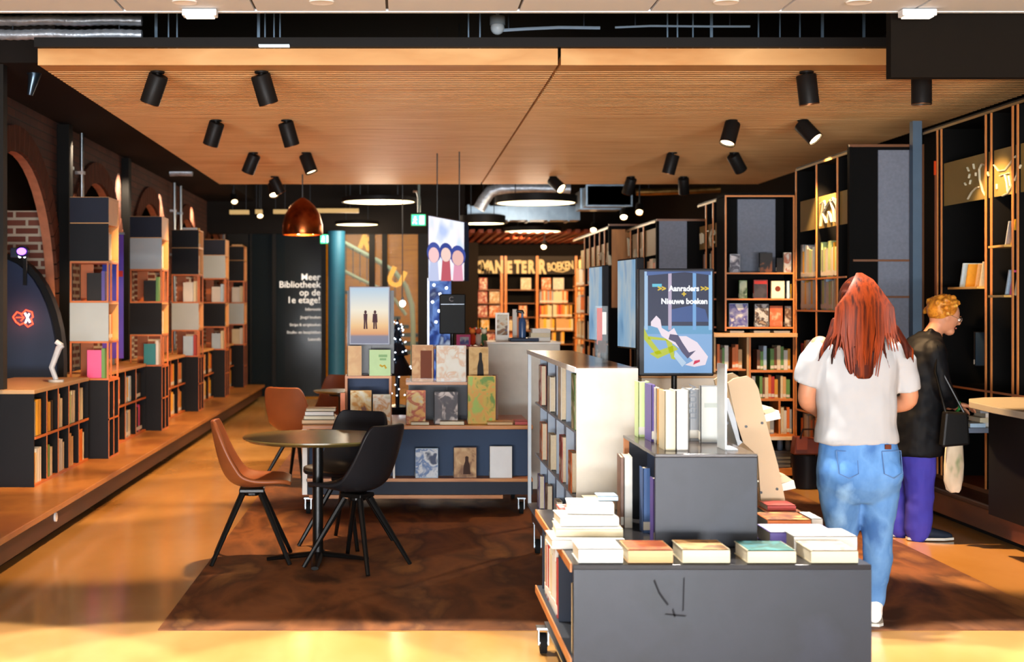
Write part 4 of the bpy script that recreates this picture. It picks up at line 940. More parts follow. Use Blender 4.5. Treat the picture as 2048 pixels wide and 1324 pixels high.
r = empty('lit_banner', ((a.x + b.x) / 2, y, 0), 'tall blue lit display panel with sparkling points below the poster screen', 'display panel')
bx('panel', BL, a.x, b.x, y, y + .04, .3, b.z, r); bx('foot', BLACKM, a.x - .1, b.x + .1, y - .15, y + .2, 0.001, .3, r); bx('edge', M('#e8eefc', .4, emit=1.2), a.x - .015, a.x, y - .01, y + .05, .3, b.z, r)
for k, (u, v) in enumerate(((868, 570), (880, 588), (893, 576), (865, 604), (878, 622), (890, 610), (872, 644), (886, 660))):
    p = at(u, v, y - .02); MB().ell(p, .012, .008, .012, 8, 6).build('sparkle', M('#eaf4ff', .4, emit=14), r)
# glittering tinsel tree behind the trolley
r = empty('glitter_tree', at(795, 745, 12.6), 'small dark glittering tree shaped ornament behind the trolley', 'ornament'); c = at(795, 0, 12.6)
MB().lathe([(.001, 1.42), (.05, 1.25), (.03, 1.24), (.10, 1.08), (.06, 1.07), (.16, .9), (.02, .89), (.02, .64), (.12, .62), (.12, .60)], (c.x, 12.6, 0), 20).build('body', M('#1a2430', .25, .4), r, smooth=True)
MB().cyl((c.x, 12.6, .0065), (c.x, 12.6, .60), .14, n=20).build('stand', BLACK, r, smooth=True)
rg = random.Random(4); mb = MB()
for i in range(60):
    z = rg.uniform(.7, 1.38); rad = .03 + .12 * (1.42 - z) / .6; a = rg.uniform(math.pi, 2 * math.pi)
    mb.ell((c.x + rad * math.cos(a), 12.6 + rad * math.sin(a), z), .006, .006, .006, 6, 4)
o = mb.build('glitter', M('#dfeeff', .3, emit=5), r); o['kind'] = 'stuff'

# tall white ended trolley with grey side
TX0, TX1, TY0, TY1, TZ0, TZ1 = .782, 1.06, 6.30, 8.75, .28, 1.25
r = empty('book_trolley', ((TX0 + TX1) / 2, 7.5, .006), 'tall narrow trolley with white end and slate side holding colourful books', 'display unit')
bx('top', M('#4a3426', .16), TX0, TX1, TY0 + .012, TY1, TZ1 - .02, TZ1, r)
bx('end_panel', M('#cfcabd', .5), TX0 + .001, TX1, TY0, TY0 + .012, TZ0, TZ1, r)
bx('side_panel', M('#7f8ca0', .55, noise=(4, .08)), TX0 + .10, TX0 + .12, TY0 + .012, TY1 - .012, TZ0 + .02, TZ1 - .02, r)
bx('core', M('#b8b4a8', .5), TX0 + .12, TX1 - .003, TY0 + .012, TY1 - .012, TZ0, TZ1 - .02, r)
bx('bottom_board', M('#8a94a2', .5), TX0, TX0 + .12, TY0 + .012, TY1, TZ0, TZ0 + .02, r)
for z in (.60, .92): bx('ledge', M('#93a0b2', .5), TX0 + .045, TX0 + .10, TY0 + .02, TY1 - .02, z, z + .012, r)
bx('top_rail', M('#c9cdd0', .4), TX0 - .006, TX0, TY0, TY1, TZ1 - .02, TZ1 + .004, r); bx('corner_post', M('#c3ced6', .4), TX0, TX0 + .02, TY1 - .03, TY1, TZ0, TZ1 - .02, r)
for k in range(5):
    y = TY0 + .45 + k * .45
    bx('divider', M('#9aa8b8', .5), TX0 + .06, TX0 + .10, y, y + .012, TZ0 + .02, TZ1 - .03, r)
for x in (TX0 + .05, TX1 - .05):
    for y in (TY0 + .12, TY1 - .12): castor(x, y, r, .2)
bx('base_frame', STEEL, TX0 + .02, TX1 - .02, TY0 + .05, TY1 - .05, .2, .28, r)
SIDEB = [(8.35, .93, 'red', .24), (7.85, .93, 'white', .2), (7.3, .93, 'white', .28), (6.72, .93, 'green', .27), (8.3, .61, 'orange', .22), (7.8, .61, 'cream', .2), (7.25, .61, 'red', .24), (6.85, .61, 'orange', .2), (6.5, .61, 'white', .25),
         (8.45, .3, 'purple', .2), (8.0, .3, 'brown', .2), (7.5, .3, 'white', .18), (6.9, .3, 'blue', .22)]
for k, (y, z, c, h) in enumerate(SIDEB):
    lev = 'upper' if z > .9 else 'middle' if z > .5 else 'lowest'
    full_book((TX0 + .05, y, z + (.0025 if z > .5 else .0015)), .022, .12 + .03 * (k % 3), h, c, '%s book shown on the %s ledge of the slate trolley side, %s in the list from the back' % (c, lev, ORDN[k]), 'books on the slate trolley side', (0, 0, 0), sticker=False) if False else \
    full_book((TX0 + .075, y + .14, z + (.0025 if z > .5 else .0015)), .03, .14, h, c, '%s covered book, %s ledge of the slate trolley side, %s from the back' % (c, lev, ORDN[k if k < 4 else (k - 4 if k < 9 else k - 9)]), 'books on the slate trolley side', (0, 0, R(180)), artm=art('#f4ecd8', '#%s' % PAL[c][1:], '#f0e8d8', seed=40 + k, scale=9), sticker=False)

# cream cabinet behind the screen
r = empty('cream_cabinet', (1.38, 7.2, .006), 'cream white cabinet behind the portrait display screen', 'cabinet')
a = at(1283, 0, 7.1).x; b = at(1447, 0, 7.1).x
bx('body', CREAM, a, b, 7.1, 7.45, .0065, 1.165, r, bevel=.004); bx('top', OAKP, a - .005, b + .005, 7.09, 7.46, 1.165, 1.185, r, bevel=.003)

# display screens on poles
def screen(x, y, rz, w_, h_, zb, label, art_parts=None, foot=.0065, emit=1.0):
    r = empty('display_screen', (x, y, foot), label, 'screen', rz=rz)
    MB().box(-w_ / 2, w_ / 2, 0, .04, zb - foot, zb + h_ - foot).build('case', M('#16171b', .35), r, world=False, bevel=.006)
    return r
# front screen: at() gives its corners at depth 6.75
SY = 6.75; a = at(1277, 752, SY); b = at(1428, 537, SY); cx = (a.x + b.x) / 2
r = screen(cx, SY, 0, b.x - a.x, b.z - a.z, a.z, 'portrait display screen reading Aanraders and Nieuwe boeken with a reading person', foot=.0065)
x0, x1, z0, z1 = at(1288, 0, SY).x, at(1424, 0, SY).x, at(0, 746, SY).z, at(0, 541, SY).z
W_, H_ = x1 - x0, z1 - z0
def sp(u, v, o=.004): return (x0 + W_ * u, SY - o, z0 + H_ * v)
def poly(name, pts, hexc, o, em=.85, par=r): return MB().add([sp(u, v, o) for u, v in pts], [tuple(range(len(pts)))]).build(name, E(hexc, .5 * em / .85), par)
poly('picture_garden', [(0, 0), (1, 0), (1, .40), (0, .40)], '#7fa9d6', .001)
poly('picture_hedge', [(0, .38), (1, .38), (1, .5), (0, .5)], '#5f9cc4', .0012)
poly('picture_dusk', [(0, .46), (1, .46), (1, 1), (0, 1)], '#1f2c50', .0014, .6)
poly('picture_car', [(.36, .5), (.95, .5), (.9, .62), (.7, .66), (.4, .62)], '#2f4f8a', .0016)
for u, c in ((.03, '#9fc0e0'), (.38, '#b8a8c0'), (.74, '#6fa4d8'), (.975, '#8fc0ea')): poly('picture_post', [(u - .025, .42), (u + .025, .42), (u + .025, .99), (u - .025, .99)], c, .0018)
poly('picture_light', [(.12, .84), (.26, .84), (.26, .87), (.12, .87)], '#5fc0d8', .0019)
poly('picture_beam', [(.04, .95), (.6, .985), (.98, .955), (.98, .99), (.04, .99)], '#3f5f9a', .0019)
for pts in ([(.0, .44), (.06, .36), (.26, .19), (.18, .18), (.0, .33)], [(.08, .19), (.44, .27), (.5, .23), (.2, .14)], [(.3, .36), (.4, .34), (.46, .13), (.4, .14)], [(.06, .36), (.42, .33), (.42, .31), (.06, .33)]): poly('picture_deckchair', pts, '#b6c020', .0022)
poly('picture_person', [(.10, .50), (.18, .56), (.24, .52), (.26, .44), (.36, .40), (.44, .44), (.50, .36), (.62, .36), (.78, .30), (.94, .16), (.90, .08), (.74, .06), (.6, .08), (.72, .12), (.56, .22), (.4, .30), (.26, .36), (.2, .44), (.1, .46)], '#ecdce6', .0026)
poly('picture_clothes', [(.38, .38), (.5, .37), (.56, .30), (.66, .2), (.76, .22), (.64, .14), (.56, .2), (.46, .30), (.36, .33)], '#4a4466', .0028)
poly('picture_shoe', [(.72, .08), (.82, .11), (.82, .13), (.74, .12)], '#d02a50', .003)
poly('picture_book', [(.46, .22), (.62, .10), (.56, .06), (.44, .16)], '#b8cfe6', .0027)
TWH = E('#f6f8fc', .6); TYE = E('#d8b81e', .5)
text_obj('lettering', 'Aanraders', .0375, TWH, sp(.585, .80, .005), FACECAM, r, 'CENTER', ext=.0008, bold=.0012, xs=.93)
text_obj('lettering', '+', .036, TYE, sp(.585, .745, .005), FACECAM, r, 'CENTER', ext=.0008, bold=.002)
text_obj('lettering', 'Nieuwe boeken', .0375, TWH, sp(.59, .675, .005), FACECAM, r, 'CENTER', ext=.0008, bold=.0012, xs=.93)
for u in (.20, .83): text_obj('lettering', '>>', .034, TYE, sp(u, .80, .005), FACECAM, r, 'LEFT', ext=.0008, bold=.002)
MB().cyl((cx, SY + .055, .0065), (cx, SY + .055, a.z + .1), .014, n=14).cyl((cx, SY + .055, .0065), (cx, SY + .055, .02), .16, n=28).box(cx - .05, cx + .05, SY + .04, SY + .06, a.z + .05, a.z + .2).build('pole', BLACKM, r, smooth=True)
# two edge-on screens, farther back over the trolley
for k, (u, v0, v1, y, sc) in enumerate(((1253, 517, 697, 8.5, 1), (1191, 532, 682, 10.2, 1))):
    a = at(u, v1, y); b = at(u, v0, y); h_ = b.z - a.z
    r = empty('display_screen', (a.x, y, .0065), ['nearer of the two portrait screens seen edge-on beside the front screen', 'farther of the two portrait screens seen edge-on'][k], 'screen', rz=R(-83 if k == 0 else -84))
    MB().box(-.2, .2, 0, .05, a.z - .0065, b.z - .0065).build('case', M('#16171b', .35), r, world=False, bevel=.005)
    pic = ramp_mat('screen_picture', ['#5f8fb8', '#8fb8d8', '#b8c8d0', '#7aa0c4'], (1, 1, .4), 5, .4, 3, emit=.4); dark_base(pic)
    MB().box(-.19, .19, -.002, 0, a.z + .01 - .0065, b.z - .01 - .0065).build('picture', pic, r, world=False)
    MB().cyl((0, .065, 0), (0, .065, a.z + .1), .014, n=12).cyl((0, .065, 0), (0, .065, .014), .15, n=24).build('pole', BLACKM, r, world=False, smooth=True)
# clear sign holder on the tall trolley
a = at(1192, 0, 6.9).x; b = at(1214, 0, 6.9).x; zt = at(0, 612, 6.9).z
r = empty('leaflet_holder', ((a + b) / 2, 6.9, TZ1), 'tall clear leaflet holder with red and brown cards on the tall trolley', 'holder')
bx('front', GLASS, a, b, 6.88, 6.883, TZ1 + .0005, zt, r); bx('back', GLASS, a, b, 6.93, 6.933, TZ1 + .0005, zt, r); bx('side', GLASS, a - .003, a, 6.88, 6.933, TZ1 + .0005, zt, r); bx('side', GLASS, b, b + .003, 6.88, 6.933, TZ1 + .0005, zt, r)
bx('card', M('#a03326', .5), a + .004, a + .03, 6.895, 6.9, TZ1 + .09, zt - .01, r); bx('card', M('#b8b4b0', .5), a + .03, b - .004, 6.895, 6.9, TZ1 + .14, zt - .03, r); bx('card', M('#3a2820', .5), a + .008, b - .006, 6.89, 6.894, TZ1 + .05, TZ1 + .11, r)

# ------------------------------------------------------------------ front slate unit with stacked block
UX0, UX1, UY0, UY1, UZ = .60, 1.655, 4.94, 6.27, .62
FRONTM = ramp_mat('scuffed_slate', ['#111319', '#1c1f28', '#171a22', '#222632'], (1, 1, 1), 2.2, .42, 6)
r = empty('display_unit', (1.1, 5.8, .0), 'low dark slate book unit on castors at the front of the shop', 'display unit')
bx('top', M('#2d2b2c', .2, noise=(5, .15)), UX0, UX1, UY0, UY1, UZ - .018, UZ, r, bevel=.002)
bx('top_edge', OAKL, UX0 - .006, UX0, UY0 + .02, UY1, UZ - .03, UZ + .001, r)
bx('front_panel', FRONTM, UX0 + .004, UX1, UY0, UY0 + .018, .13, UZ - .018, r)
bx('side_panel', FRONTM, UX1 - .018, UX1, UY0 + .018, UY1, .13, UZ - .018, r)
bx('back_panel', FRONTM, UX0 + .3, UX0 + .318, UY0 + .018, UY1, .13, UZ - .018, r)
bx('bottom_shelf', M('#34363b', .45), UX0, UX1 - .018, UY0 + .018, UY1, .262, .28, r); bx('shelf_edge', OAKL, UX0 - .006, UX0, UY0 + .02, UY1, .25, .282, r)
for y in (5.55, 6.2): bx('divider', SLATE, UX0 + .02, UX0 + .3, y, y + .015, .28, UZ - .018, r)
bx('base_frame', STEEL, UX0 + .03, UX1 - .03, UY0 + .06, UY1 - .05, .12, .13, r)
for x in (UX0 + .02, UX1 - .06):
    for y in (UY0 + .1, UY1 - .1): castor(x, y, r, .119)
# scratch marks on the front panel, as in the photo
mb = MB()
for pts in ([(1308, 1160), (1318, 1185), (1336, 1210)], [(1330, 1228), (1372, 1232)], [(1368, 1155), (1366, 1222)], [(1345, 1218), (1350, 1234)]):
    P = [at(u, v, UY0) for u, v in pts]; mb.tube([(p.x, UY0 - .0004, p.z) for p in P], .0035 if len(pts) > 2 else .0022, 6, flat=.12) if False else mb.add(sum([[(p.x - .003, UY0 - .0006, p.z - .003), (p.x + .003, UY0 - .0006, p.z + .003)] for p in P], []), [(2 * i, 2 * i + 1, 2 * i + 3, 2 * i + 2) for i in range(len(P) - 1)])
mb.build('scratch_marks', M('#1d1e22', .6), r)
full_book((UX0 + .015, 5.04, .2805), .062, .2, .285, 'white', 'thick white book standing in the side of the front slate unit', None, (0, 0, R(-90)), sticker=False)
full_book((UX0 + .012, 5.075, .2805), .03, .2, .25, 'cream', 'thinner cream book behind the thick white one in the front unit side', None, (0, 0, R(-90)), sticker=False)
rr = random.Random(9)
row((UX0 + .02, 6.1, .28), (0, -1, 0), R(-90), .5, .28, .27, .2, ['white', 'blue', 'cream', 'red'], 'in the side bay of the front slate unit', 'books in the front unit side', .03, .05, rnd=rr)
# block on top
BY0 = 5.30; a = at(1310, 1098, BY0); b = at(1515, 908, BY0)
BZ = b.z
r = empty('display_block', ((a.x + b.x) / 2, BY0 + .38, UZ), 'dark slate box raised on the front unit, with books on it', 'display unit')
bx('front_panel', FRONTM, a.x, b.x, BY0, BY0 + .015, UZ + .0005, BZ - .012, r, bevel=.002)
bx('side_panel', FRONTM, b.x - .015, b.x, BY0 + .015, 6.06, UZ + .0005, BZ - .012, r)
bx('side_recess', M('#4a6288', .5), a.x + .10, a.x + .115, BY0 + .015, 6.06, UZ + .0005, BZ - .012, r)
bx('back_panel', FRONTM, a.x + .02, b.x - .015, 6.045, 6.06, UZ + .0005, BZ - .012, r)
bx('top', M('#3a302b', .15, noise=(4, .2)), a.x, b.x, BY0, 6.07, BZ - .012, BZ, r, bevel=.002)
bx('side_post', OAKL, a.x, a.x + .02, 6.03, 6.06, UZ + .0005, BZ - .012, r)
BX0, BX1 = a.x, b.x
full_book((BX0 + .005, 5.36, UZ + .0005), .045, .075, .25, 'purple', 'white and purple book in the open side of the slate block', None, (0, 0, 0), sticker=True)
full_book((BX0 + .052, 5.40, UZ + .0005), .022, .12, .23, 'white', 'white book beside the purple one in the slate block side', None, (0, 0, 0), sticker=True)
full_book((BX0 + .01, 5.62, UZ + .0005), .03, .085, .26, 'blue', 'blue book deeper in the open side of the slate block', None, (0, 0, 0), sticker=True)
p = at(1241, 1080, 5.75)
full_book((p.x, 5.75, UZ + .0005), .014, .17, .29, 'brown', 'thin dark brown book standing upright left of the slate block', None, (0, 0, R(-4)))
full_book((p.x + .0165, 5.75, UZ + .0005), .032, .17, .29, 'white', 'white book standing upright left of the slate block', None, (0, 0, R(-4)))
# books on the block
def up(u0, u1, v0, y, color, label, d=.16, z=BZ, rz=0, sticker=True, artm=None):
    a = at(u0, 0, y); b = at(u1, 0, y); h = at(0, v0, y).z - z
    return full_book((a.x, y, z + .0005), b.x - a.x, d, h, color, label, None, (0, 0, R(rz)), sticker=sticker, artm=artm)
up(1277, 1300, 764, 6.0 - .05, 'pale green', 'tall yellow green book at the left on the slate block', d=.1)
up(1303, 1311, 770, 5.75, 'purple', 'thin purple book on the slate block')
up(1312, 1320, 776, 5.7, 'white', 'narrow white book right of the purple one on the slate block')
up(1321, 1329, 780, 5.62, 'gold', 'thin gold and black book on the slate block')
up(1330, 1352, 782, 5.42, 'cream', 'thick cream book, left one of the bright pair on the slate block', sticker=False, d=.13)
up(1352.5, 1377, 781, 5.42, 'white', 'thick white book, right one of the bright pair on the slate block', sticker=False, d=.13)
up(1379, 1399, 779, 5.80, 'grey', 'pale grey book with vertical lettering on the slate block')
def gl(r, t, d, h):
    MB().box(t + .0012, t + .002, d * .15, d * .75, h * .62, h * .70).build('title', M('#9aa19a', .5), r, world=False)
    MB().tube([(t + .002, d * .7, h * .1), (t + .002, d * .78, h * .06), (t + .002, d * .86, h * .11)], .006, 6).build('emblem', M('#33363a', .5), r, world=False)
facing(1401, 1451, 772, 886, 5.72, 'grey', 'pale grey covered book with small dark emblem facing front on the slate block', M('#b4b6b0', .45, noise=(5, .05)), zb=BZ, t=.03, motif=gl)
p = at(1385, 0, 5.8)
text_obj('lettering', 'LEEUW', .045, M('#7a828c', .5), (at(1393, 0, 5.798).x, 5.797, BZ + .09), (R(90), R(-90), 0), ext=.0005); o = bpy.context.scene.objects['lettering.' + '%03d' % max(int(x.name.split('.')[1]) for x in C.objects if x.name.startswith('lettering.'))]
bk = [x for x in C.objects if x.get('label', '').startswith('pale grey book with vertical')][0]; o.parent = bk; o.location = o.location - bk.location
z = at(0, 765, 6.35).z
p = at(1335, 768, 6.5)
full_book((at(1333, 0, 7.15).x, 7.13, 1.1855), .028, .16, .15, 'pale blue', 'pale blue book lying flat on the cream cabinet', None, (0, R(-90), 0), sticker=False)
full_book((at(1345, 0, 7.15).x, 7.14, 1.2145), .02, .15, .13, 'white', 'white book lying on the pale blue one on the cream cabinet', None, (0, R(-90), 0), sticker=False)
# clear standing post
a = at(1437, 0, 5.5).x; b = at(1451, 0, 5.5).x
r = empty('clear_post', ((a + b) / 2, 5.5, BZ), 'tall narrow clear acrylic strip standing on the slate block', 'display stand')
bx('strip', M('#b4bcc0', .1), a + .008, a + .014, 5.42, 5.56, BZ + .0005, at(0, 727, 5.5).z, r); bx('foot', GLASS, a, b, 5.40, 5.58, BZ + .0005, BZ + .006, r) if False else bx('foot', M('#dfe9ee', .1), a + .0145, b + .03, 5.42, 5.56, BZ + .0005, BZ + .006, r)
# leaning plywood rack
PY = 5.985
def rk(pts, y0, y1, name, mat, r):
    return MB().prism([(at(u, v, PY).x, at(u, v, PY).z) for u, v in pts], 'y', y0, y1).build(name, mat, r)
r = empty('leaning_rack', (1.6, PY, UZ), 'leaning pale plywood book rack with angled white shelves', 'rack')
zb_ = 1.54 - (UZ - 0) ; vb = 608 + (EYE - UZ - .001) * FPX / PY
rk([(1456, 766), (1468, 757), (1495, 752), (1508, 760), (1517, 778), (1530, 835), (1556, 930), (1578, vb), (1524, vb), (1516, 912), (1480, 880)], PY, PY + .018, 'side_panel', PLY, r)
rk([(1456, 766), (1468, 757), (1495, 752), (1508, 760), (1517, 778), (1530, 835), (1556, 930), (1578, vb), (1524, vb), (1516, 912), (1480, 880)], PY + .26, PY + .278, 'side_panel', PLY, r)
rk([(1448, 800), (1458, 797), (1486, 884), (1476, 892)], PY - .0, PY + .26, 'rear_board', M('#a9b0b6', .4), r)
for k, (u0, v0, u1, v1) in enumerate(((1505, 838, 1560, 822), (1540, 976, 1590, 962), (1496, 758, 1502, 752))):
    if k < 2: rk([(u0, v0), (u1, v1), (u1 + 4, v1 + 16), (u0 + 3, v0 + 12)], PY + .0185, PY + .2595, 'shelf', M('#c9c3b6', .45), r)
for k, (u, v) in enumerate(((1492, 853), (1524, 846), (1522, 985), (1554, 978), (1455, 846))):
    p = at(u, v, PY); MB().cyl((p.x, PY - .003, p.z), (p.x, PY, p.z), .006, n=10).build('bolt', BLACKM, r)
rk([(1528, 822), (1548, 816), (1566, 830), (1540, 836)], PY + .03, PY + .2, 'leaflet', M('#c8b08c', .6), r)
rk([(1558, 962), (1572, 950), (1592, 964), (1570, 970)], PY + .03, PY + .2, 'leaflet', M('#c8b08c', .6), r)
# books lying on the front unit: row at the front edge
def flat(u0, u1, y, t, d, color, label, z=UZ, artm=None, rz=0, sticker=False):
    a = at(u0, 0, y); b = at(u1, 0, y)
    return full_book((b.x, y, z + .0005), t, d, b.x - a.x, color, label, None, (0, R(-90), R(rz)), sticker=sticker, artm=artm)
flat(1157, 1246, 4.96, .052, .20, 'white', 'first book lying at the front edge of the slate unit, white with grey cover', artm=M('#cfccc8', .4))
flat(1256, 1346, 4.96, .048, .20, 'tan', 'second book lying at the front edge, orange cover', artm=art('#d9722a', '#c4561c', '#e08a3a', seed=31))
flat(1365, 1460, 4.96, .050, .20, 'cream', 'third book lying at the front edge, tan cover', artm=art('#e0b070', '#d9a05a', '#8a6030', seed=32))
flat(1495, 1592, 4.96, .046, .20, 'cream', 'fourth book lying at the front edge, teal cover', artm=art('#2f8f96', '#1f6a5c', '#3fa0a0', seed=33))
flat(1622, 1716, 4.96, .046, .20, 'cream', 'fifth book lying at the front edge, pale beige cover', artm=art('#d8b8a0', '#e6d8c8', '#c8a890', seed=34))
# right stack
flat(1532, 1606, 5.78, .06, .2, 'brown', 'brown and orange thick book at the back of the right hand pile', artm=art('#c8742a', '#6a3216', seed=35), rz=0)
flat(1535, 1592, 5.80, .024, .14, 'red', 'red and white book lying on the thick brown book', z=UZ + .061)
flat(1535, 1622, 5.52, .068, .2, 'orange', 'thick orange spined book in the right hand pile', artm=art('#c8742a', '#7a3a18', '#e8b060', seed=35))
flat(1623.5, 1645, 5.54, .07, .18, 'white', 'white end of a thick book beside the orange spined one')
flat(1540, 1672, 5.30, .055, .2, 'purple', 'purple spined book in the right hand pile of the front unit', artm=M('#c8c4d8', .4), sticker=False)
flat(1588, 1714, 5.18, .06, .18, 'white', 'long white book lying before the purple one', artm=M('#e0d2cc', .4))
# left pile of white books
zz = UZ
for k, (u0, u1, y, t, d, c) in enumerate(((1104, 1250, 5.25, .036, .22, 'white'), (1112, 1246, 5.30, .03, .2, 'cream'), (1120, 1238, 5.36, .034, .2, 'white'), (1135, 1228, 5.42, .04, .17, 'white'))):
    flat(u0, u1, y, t, d, c, '%s book, %s from the bottom of the white pile on the front unit' % (c, ORDN[k]), z=zz, artm=M('#c9c4ba', .5), rz=(1, -2, 2, -4)[k]); zz += t + .0012
flat(1196, 1236, 5.5, .02, .1, 'pale blue', 'small pale blue box on the white pile', z=zz)
flat(1120, 1180, 5.85, .06, .16, 'red', 'red and white book behind the white pile', artm=art('#e8e4dc', '#b83a30', '#f4f0ea', seed=36))
flat(1170, 1230, 6.1, .07, .12, 'cream', 'cream book lying behind the white pile near the white trolley end')
# ------------------------------------------------------------------ stepped bookcases on the right
EDGE = M('#c4793c', .35, noise=(9, .15)); EDGED = M('#6e4426', .4); SIGNM = M('#8f7a44', .55, noise=(3, .15)); SCRIPT = M('#cfc6a8', .5)
INK = M('#0b0a09', .9, spec=.2); FELT = M('#6f7480', .95, noise=(40, .2))
def side_case(name_, X, y0, y1, z0, z1, ups, shelves, sign, label, dp=.30):
    """a bookcase whose open side faces the aisle (-x)"""
    r = empty('tall_bookcase', (X + dp / 2, (y0 + y1) / 2, z0), label, 'bookcase', 'tall bookcases along the right side')
    bx('back_panel', INK, X + dp, X + dp + .02, y0, y1, z0, z1, r)
    bx('top_board', BLACK, X, X + dp, y0, y1, z1 - .03, z1, r); bx('top_rail', M('#8a7040', .4, .3), X - .006, X, y0, y1, z1 - .032, z1 - .014, r)
    bx('bottom_board', EDGED, X, X + dp, y0, y1, z0 + .0005, z0 + .03, r)
    for y in ups:
        u_ = bx('upright', INK, X, X + dp, y - .006, y + .006, z0 + .031, z1 - .033, r); bx('edge_strip', EDGE, X - .010, X - .0002, y - .008, y + .008, z0 + .031, z1 - .033, u_)
    for z in shelves:
        ys = [y0] + sorted(ups) + [y1]
        for a, b in zip(ys, ys[1:]):
            if b - a > .05:
                u_ = bx('shelf', INK, X, X + dp, a + .008, b - .008, z - .014, z, r); bx('edge_strip', EDGE, X - .008, X - .0002, a + .009, b - .009, z - .014, z, u_)
    if sign:
        sy0, sy1, sz0, sz1 = sign; bx('sign_panel', SIGNM, X + .012, X + .024, sy0, sy1, sz0, sz1, r)
    return r
def script(r, X, pts_list, y_of, z_of, w_=.012, name='hand_lettering'):
    mb = MB()
    for pts in pts_list: mb.tube([(X, y_of(a), z_of(b)) for a, b in pts], w_, 6)
    return mb.build(name, SCRIPT, r)
def ydep(u, X): return FPX * X / (u - 805)
def zof(v, y): return EYE - (v - 608) * y / FPX
# nearest case: runs from the picture's right edge back to the blue-grey post
XR = 4.0
ups1 = [ydep(u, XR) for u in (2037, 2027, 1984, 1973, 1884, 1876)] + [8.1, 7.2]
S1Y0, S1Y1 = 6.6, 10.75
r1 = side_case('a', XR, S1Y0, S1Y1, .24, 2.87, ups1, [.95], (ydep(2200, XR), ydep(1884, XR), 2.265, 2.58), 'tall dark bookcase nearest on the right, with gold sign panel and lettering')
# graffiti-like white script on the sign, drawn along the wall
def yu(u): return ydep(u, XR)
def mk(pts): return [(u, v) for u, v in pts]
def strokes(r, X, lst, w_):
    mb = MB()
    for pts in lst:
        P = []
        for u, v in pts:
            y = ydep(u, X); P.append((X + .006, y, zof(v, y)))
        mb.tube(P, w_, 6, flat=.6)
    return mb.build('hand_lettering', SCRIPT, r)
strokes(r1, XR, [[(1972, 332), (1962, 328), (1957, 338), (1958, 360), (1964, 382), (1972, 396)], [(1950, 345), (1950, 352)], [(1945, 328), (1947, 338)], [(1938, 348), (1936, 356)], [(1933, 335), (1936, 342)],
                 [(1934, 398), (1942, 384), (1950, 376), (1956, 374)], [(1928, 366), (1930, 370)], [(1940, 360), (1938, 368)], [(1986, 330), (1996, 342), (2008, 340), (2022, 322), (2030, 312)], [(1998, 352), (2008, 348), (2012, 366), (2014, 384)],
                 [(2002, 350), (2016, 346)], [(2016, 352), (2019, 372)], [(2024, 346), (2026, 362), (2032, 352), (2034, 338)], [(2003, 392), (2014, 386), (2028, 360), (2040, 330)], [(1992, 368), (1992, 378)], [(1972, 340), (1976, 352)]], .0085)
rr = random.Random(77)
def leaning(X, y0, z, n, cols, where, grp, step=.05, h=.185, lean=20):
    for k in range(n):
        c = cols[k % len(cols)]
        o = book((X + .04, y0 - k * step, z + .022), .016, .14, h * rr.uniform(.88, 1), c, '%s book leaning, %s along, %s' % (c, ORDN[k], where), grp, (0, 0, R(-90)), False)
        o.rotation_euler = (Matrix.Rotation(R(lean), 3, 'X') @ Matrix.Rotation(R(-90), 3, 'Z')).to_euler()
def wshelf(u0, u1, v, X, label):
    ya, yb = ydep(u1, X), ydep(u0, X); z = zof(v, ya)
    o = MB().box(X - .06, X + .24, ya, yb, z - .015, z).build('display_shelf', M('#b89048', .4)); return tag(o, label, 'shelf'), ya, yb, z
_, ya, yb, z = wshelf(1912, 1971, 573, XR, 'thin shelf with leaning books, upper left bay of the nearest bookcase')
leaning(XR - .04, yb - .06, z - .02, 2, ['pale blue', 'gold'], 'wide bay shelf of the nearest bookcase', 'leaning books of the nearest bookcase', .10); leaning(XR - .04, yb - .33, z - .02, 2, ['tan', 'cream'], 'by the copper post, wide bay shelf', 'leaning books of the nearest bookcase', .07)
_, ya, yb, z = wshelf(1994, 2026, 489, XR, 'thin shelf with leaning books, narrow bay, upper one')
leaning(XR - .04, yb - .12, z - .02, 2, ['grey', 'yellow'], 'upper thin shelf of the narrow bay', 'leaning books of the nearest bookcase', .09)
_, ya, yb, z = wshelf(1994, 2026, 590, XR, 'thin shelf with leaning books, narrow bay, lower one')
leaning(XR - .04, yb - .12, z - .02, 3, ['pale blue', 'pink', 'cream'], 'lower thin shelf of the narrow bay', 'leaning books of the nearest bookcase', .07)
facing(1950, 1969, 664, 732, 9.95, 'black', 'dark book facing out behind the copper post by the ginger haired person', M('#2c3a48', .4), full=True, zb=None)
ob = C.objects[-1]
# curved pale counter and pull-out shelf
r = empty('counter_top', (3.75, 8.0, .95), 'pale curved counter top jutting from the nearest bookcase', 'counter')
pts = [(3.98, 6.9), (3.42, 6.9), (3.42, 8.1), (3.46, 8.55), (3.56, 8.8), (3.70, 8.92), (3.98, 8.97)]
MB().prism(pts, 'z', .905, .945).build('top', M('#a09684', .35, noise=(4, .1)), r, bevel=.004)
bx('front_panel', M('#0c0a09', .6), 3.60, 3.62, 6.95, 8.6, .2405 if False else .25, .904, r); bx('side_panel', M('#0c0a09', .6), 3.6, 3.98, 8.62, 8.64, .25, .904, r) if False else None
bx('bracket', BLACKM, 3.70, 3.98, 8.7, 8.73, .86, .904, r)
r = empty('pull_out_shelf', (3.75, 9.3, .72), 'grey pull-out shelf with white books under the hand of the ginger haired person', 'shelf')
zz = zof(850, 9.3)
bx('board', M('#5e6a7c', .4), 3.66, 3.985, 9.05, 9.55, zz - .03, zz, r); bx('bracket', BLACKM, 3.95, 3.99, 9.28, 9.32, zz - .14, zz - .03, r)
z = zz
